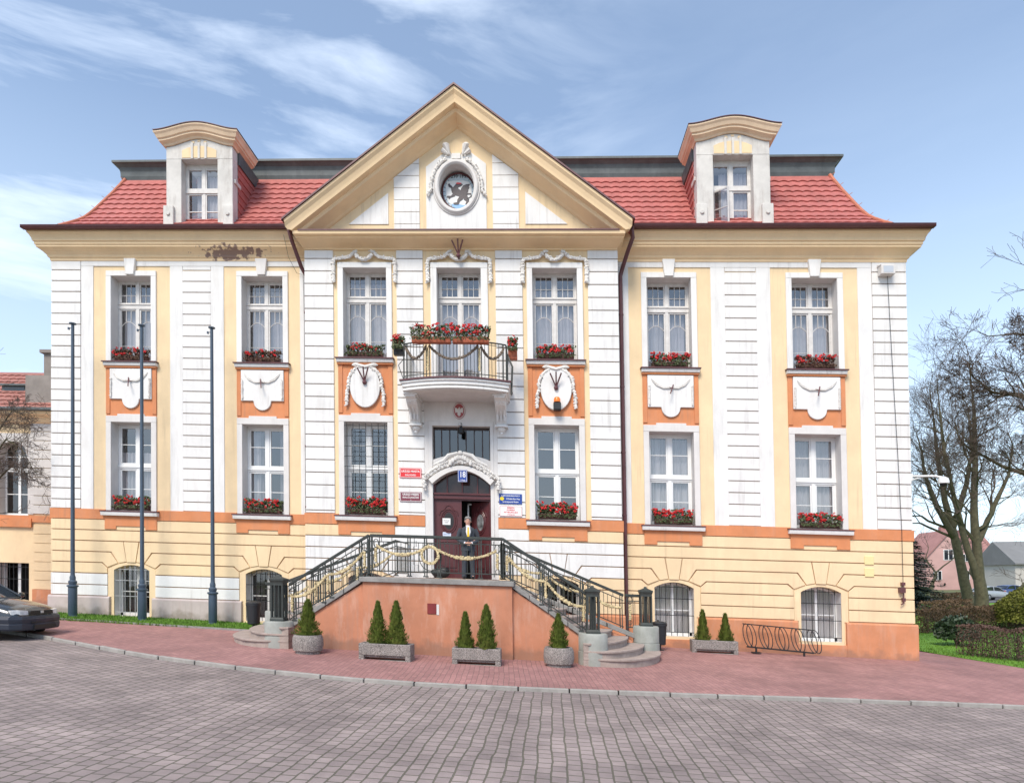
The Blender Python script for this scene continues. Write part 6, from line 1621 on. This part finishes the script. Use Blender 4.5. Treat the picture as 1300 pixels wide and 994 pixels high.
bare_tree('bare_tree',32.2,26.8,16,.46,21,'bare tree with the thickest mossy forked trunk, right of the leaning one',6,.9,1,up=.3,wig=.16,group=gt,minr=.008,ratio=.78,blen=.20,side_n=1,
  paths=[[(.1,0,-.3,.55),(0,0,.6,.42),(-.1,0,3.,.32),(-.2,.1,7.4,.22),(0,.2,12.,.15),(-.1,.2,15.2,.06)],[(-.1,0,2.1,.26),(-.9,-.1,4.8,.21),(-1.7,-.2,8.,.15),(-2.3,-.3,11.,.12),(-2.5,-.2,14.,.05)],[(0,0,5.,.2),(1.2,.2,7.4,.15),(2.2,.3,9.6,.09),(2.6,.3,11.6,.05)]])
bare_tree('bare_tree',38.4,33.,8.,.24,31,'small dark bare tree with low forked trunk in front of the grey houses',5,1.0,1,(.1,0),.3,.16,.22,gt,minr=.014,ratio=.82)
bare_tree('bare_tree',21.8,4.2,12.5,.34,52,'large bare tree off the right edge whose branches hang over the lawn',6,1.0,1,up=.15,wig=.2,group=gt,minr=.007,ratio=.76,blen=.26,sstart=.35,side_n=1,
  paths=[[(.1,0,-.3,.4),(0,0,1,.32),(.1,.1,5,.26),(.3,.1,8,.19),(.2,0,11,.09)],[(0,.1,6.9,.16),(-1.6,-.2,8.2,.12),(-2.6,-.3,8.9,.08),(-3.5,-.3,8.95,.05),(-4.2,-.4,9.4,.02)],[(.2,0,9.,.12),(-1.4,-.5,10.9,.08),(-3.0,-.7,10.9,.03)],[(0,.1,4.,.16),(-1.4,.3,6.0,.10),(-2.8,.4,6.5,.06),(-4.,.4,7.2,.03)],[(0,0,5.5,.13),(-1.,-.6,7.4,.08),(-2.2,-.9,8.,.04)]])
bare_tree('bare_tree',-16.3,.2,8.4,.10,12,'small bare tree at the left edge before the neighbouring building',5,1.0,1,up=.0,wig=.2,minr=.005,ratio=.72,blen=.2,sstart=.4,side_n=2,
  paths=[[(.0,0,-.3,.13),(0,0,2,.09),(.1,0,4.5,.05),(.2,.1,6.6,.02)],[(0,0,2.3,.06),(.6,-.1,4.6,.04),(1.35,-.2,5.5,.025),(2.0,-.2,5.2,.014),(2.4,-.2,4.5,.007)],[(0,0,2.5,.05),(.5,.2,4.0,.035),(1.2,.3,4.7,.02),(1.9,.3,4.3,.008)],[(.1,0,3.2,.05),(.7,.1,5.6,.03),(1.4,.1,6.5,.018),(1.8,.1,6.4,.008)]])
for i,(x,y,h,s_) in enumerate(((62,85,13,3),(78,100,15,4),(52,75,11,8),(95,120,14,9))):
    bare_tree('bare_tree',x,y,h,.3,60+i,('far bare tree before the pink house','far bare tree among the grey houses','far bare tree beyond the parked cars','farthest bare tree at the right edge')[i],5,1.,1,(0,0),.4,.18,.26,gt,minr=.02)
# spruce behind the corner
SPR=mat('blue_green_spruce_needles',(.035,.06,.05),.8,.4,4)
def spruce(x,y,h,r,seed,label):
    rg=random.Random(seed); g=G(x,y); t=empty('spruce_tree',(x,y,g),label,'tree'); m=MB(); m.tube([(0,0,-.2),(0,0,h)],[.16,.02],8); m.build('trunk',BARK,t,local=True)
    m=MB()
    for k in range(34):
        z=h*(.04+.93*k/34); rr_=r*(1-k/34)**.85+.1; nb=int(9+6*(1-k/34))
        for j in range(nb):
            a=rg.uniform(0,2*PI); L_=rr_*rg.uniform(.8,1.12); n=int(24*L_)+7
            for q in range(n):
                u=(q+rg.random())/n; p=Vector((math.cos(a)*L_*u,math.sin(a)*L_*u,z-.28*L_*u+.16*L_*u*u+rg.uniform(-.05,.02)))
                d_=Vector((math.cos(a+rg.uniform(-1.1,1.1)),math.sin(a+rg.uniform(-1.1,1.1)),rg.uniform(-.5,.15))).normalized(); sd=d_.cross(Vector((0,0,1))).normalized()*.05; ln=.16+.16*rg.random()
                m.poly([tuple(p-sd),tuple(p+sd),tuple(p+d_*ln)])
    m.build('crown',SPR,t,local=True)
spruce(28.0,27.2,5.4,2.7,3,'dark blue green spruce half hidden behind the right corner of the town hall')
# hedges and bushes
def foliage(m,pts,n,size,rg,fn):
    for _ in range(n):
        p=Vector(fn(rg)); nn=Vector((rg.gauss(0,1),rg.gauss(0,1),rg.gauss(0,1)+.4)).normalized(); a=nn.orthogonal().normalized(); b=nn.cross(a); s_=size*rg.uniform(.6,1.4)
        m.poly([tuple(p-a*s_),tuple(p+b*s_*.7),tuple(p+a*s_),tuple(p-b*s_*.7)])
BEECH=mat('brown_beech_hedge_leaves',(.14,.085,.045),.85,.5,2.2); GREENH=mat('green_hedge_leaves',(.06,.085,.025),.8,.45,3); YGB=mat('yellow_green_bush_leaves',(.20,.20,.03),.8,.5,1.6); RHOD=mat('dark_glossy_leaves',(.05,.08,.045),.45,.4,5); DRYH=mat('dry_reddish_hedge_twigs',(.13,.075,.06),.9,.4,4)
def hedge(pts,w,h,m,label,seed,dens=700,size=.035,core=True,group='clipped hedges on the lawn'):
    rg=random.Random(seed); o=empty('hedge',(pts[0][0],pts[0][1],G(*pts[0])),label,'hedge',group); mb=MB(); cr=MB()
    for (x0,y0),(x1,y1) in zip(pts,pts[1:]):
        L_=math.hypot(x1-x0,y1-y0); nx,ny=-(y1-y0)/L_,(x1-x0)/L_
        def fn(g_):
            u=g_.random(); v_=g_.choice([-1,1]) if g_.random()<.6 else g_.uniform(-1,1); z=h*g_.random() if abs(v_)==1 else h*(1 if g_.random()<.7 else g_.random())
            z*=1+.06*math.sin(u*L_*3); x=x0+(x1-x0)*u+nx*v_*w/2+g_.gauss(0,.03); y=y0+(y1-y0)*u+ny*v_*w/2+g_.gauss(0,.03); return (x,y,G(x,y)+z+g_.gauss(0,.02))
        foliage(mb,None,int(L_*dens),size,rg,fn)
        for _ in range(int(L_*30)):
            u=rg.random(); q=rg.uniform(-.35,.35)*w; x=x0+(x1-x0)*u+nx*q; y=y0+(y1-y0)*u+ny*q; g=G(x,y); cr.tube([(x,y,g-.05),(x+rg.uniform(-.12,.12),y+rg.uniform(-.12,.12),g+h*rg.uniform(.6,.98))],.008,3)
    mb.build('foliage',m,o,shear=False); cr.build('stem',TWIG,o,shear=False); return o
hedge([(17.5,13.6),(20.4,11.9),(24.5,13.9),(31,17.5)],.8,1.05,BEECH,'long low brown beech hedge across the lawn behind the front twiggy hedge',1,1500,.035)
hedge([(16.5,3.0),(17.25,1.6),(19.5,.3),(24,-1.2)],.6,.98,DRYH,'short twiggy reddish brown hedge nearest the pavement on the right',2,3200,.024)
hedge([(24.5,19.5),(29.5,24.)],.8,1.1,BEECH,'small brown hedge in front of the dark spruce and leaning tree',3,700,.045)
hedge([(27,20),(33,23)],.7,.8,BEECH,'brown hedge at the foot of the two thick tree trunks',4,600,.045)
hedge([(38,52),(47,60)],1.,1.2,GREENH,'far dark green hedge in front of the pink house',5,300,.09)
hedge([(36,39),(42,43)],.9,1.0,BEECH,'far reddish hedge left of the leaning tree beyond the lawn',6,400,.07)
def bush(x,y,rx,ry,h,m,label,seed,n,size,name='bush'):
    rg=random.Random(seed); g=G(x,y); o=empty(name,(x,y,g),label,'bush'); mb=MB()
    def fn(g_):
        a=g_.uniform(0,2*PI); t=math.acos(g_.uniform(-.25,1)); q=1-.35*g_.random()**2; q*=1+.07*math.sin(a*4+seed)+.06*math.sin(t*7+a*2)
        return (rx*q*math.sin(t)*math.cos(a),ry*q*math.sin(t)*math.sin(a),h*.35+h*.65*q*math.cos(t))
    foliage(mb,None,n,size,rg,fn); mb.build('foliage',m,o,local=True); s_=MB()
    for _ in range(14): s_.tube([(0,0,-.05),(rg.uniform(-.5,.5)*rx,rg.uniform(-.5,.5)*ry,h*.6)],.02,4)
    s_.build('stem',TWIG,o,local=True)
bush(25.8,13.2,1.45,1.4,1.95,YGB,'round yellow green clipped bush behind the hedges at the right edge',1,9000,.05)
bush(26.4,10.2,1.2,1.2,1.6,YGB,'second yellow green bush cut by the right edge, in front of the round one',2,6000,.05)
bush(18.3,6.3,.75,.6,1.15,RHOD,'loose dark green leafy shrub between the front twiggy hedge and the beech hedge',3,1500,.07)
# ================================================================== FAR HOUSES AND CARS
PINKW=mat('pink_house_wall',(.58,.36,.33),.9,.1,.5); GREYR=mat('grey_slate_roof',(.20,.20,.20),.85,.15,.6); GREYW=mat('pale_house_wall',(.50,.47,.43),.9,.12,.5); REDR=mat('far_red_roof',(.36,.18,.16),.85,.15,.6)  # pink wall colour lightened to stand in for distance haze
def house(name,x0,x1,y,d_,zw,zr,wm,rm,label,gable=False,wins=(),rz=0):
    zb=-3.1; o=empty(name,((x0+x1)/2,y,zb),label,'house'); mb=MB()
    if gable: mb.prism([(x0,zb),(x1,zb),(x1,zw),((x0+x1)/2,zr),(x0,zw)],y,y+d_)
    else: mb.box(x0,x1,y,y+d_,zb,zw)
    mb.build('wall',wm,o,shear=False)
    mb=MB()
    if gable:
        xm=(x0+x1)/2
        for s_,xe in ((-1,x0-.4),(1,x1+.4)): mb.prism([(xm,zr+.05),(xm,zr+.3),(xe,zw-.05),(xe,zw-.3)],y-.3,y+d_+.3)
    else: mb.prism([(y-.5,zw-.1),(y-.5,zw+.1),(y+d_/2,zr),(y+d_+.5,zw+.1),(y+d_+.5,zw-.1)],x0-.3,x1+.3,'x')
    rf=mb.build('roof',rm,o,shear=False)
    mb=MB(); xm=(x0*.4+x1*.6); mb.box(xm,xm+.9,y+d_/2-.5,y+d_/2+.4,zr-1,zr+1.2); mb.build('chimney',REDR,rf,shear=False)
    for cx_,cz_,w_,h_ in wins:
        mb=MB(); mb.box(cx_-w_/2-.1,cx_+w_/2+.1,y-.08,y,cz_-h_/2-.1,cz_+h_/2+.1); f_=mb.build('window',WBRD,o,shear=False)
        mb=MB(); 
        for s_ in (-1,1): mb.box(cx_+s_*w_*.26-w_*.21,cx_+s_*w_*.26+w_*.21,y-.1,y-.081,cz_-h_/2,cz_+h_/2)
        mb.build('pane',CGL,f_,shear=False)
    return o
house('house',66,78,112,10,1.0,6.8,GREYW,GREYR,'grey roofed house with white wall directly behind the spruce',False,[(69,-.5,1.2,1.4),(74,-.5,1.2,1.4)])
house('house',74.,83.,108,10,3.0,8.0,PINKW,REDR,'pink house with gable and mansard window behind the leaning tree',True,[(78,3.6,1.6,1.8),(76,-.2,1.3,1.5),(81,-.2,1.3,1.5),(81,3.,1.,1.2)])
house('house',73.5,84,84,9,1.4,5.0,GREYW,GREYR,'pale house with grey roof and several windows behind the parked cars',False,[(75.5,-.6,1.2,1.4),(78.5,-.6,1.2,1.4),(82,-.6,1.2,1.4)])
house('house',84.6,96,82,9,.9,4.8,GREYW,GREYR,'long pale house with grey roof at the right edge of the photo',False,[(86.5,-.8,1.2,1.4),(90,-.8,1.2,1.4)])
house('house',97,112,96,10,1.3,5.4,GREYW,REDR,'pale house with red roof peeping in at the far right edge',False,[(100,-.8,1.2,1.4)])
house('house',86,98,125,10,3.4,8.4,PINKW,REDR,'farther pink house with red roof behind the two thick trunks',False,[(89,1.0,1.3,1.5),(94,1.0,1.3,1.5)])
SILV=mat('silver_car_paint',(.45,.47,.48),.3,.05,3,metal=.4); BLUEC=mat('blue_car_paint',(.05,.08,.2),.3,.05,3); WHC=mat('white_car_paint',(.7,.7,.7),.3,.05,3)
for i,(x,y,rz_,m_,lab) in enumerate(((48.8,51.5,20,SILV,'silver car parked across the street seen between the trees'),(55,57.5,20,BLUEC,'blue car parked between the silver and the white cars far behind'),(60.5,62.,20,WHC,'first white car in the far parking row near the right edge'),(67,66.5,20,SILV,'second pale car in the far parking row, cut by the right edge'))):
    sedan('parked_car',(x,y,G(x,y)+.02),R(rz_),lab,m_,'cars parked in the far street',bump=m_)
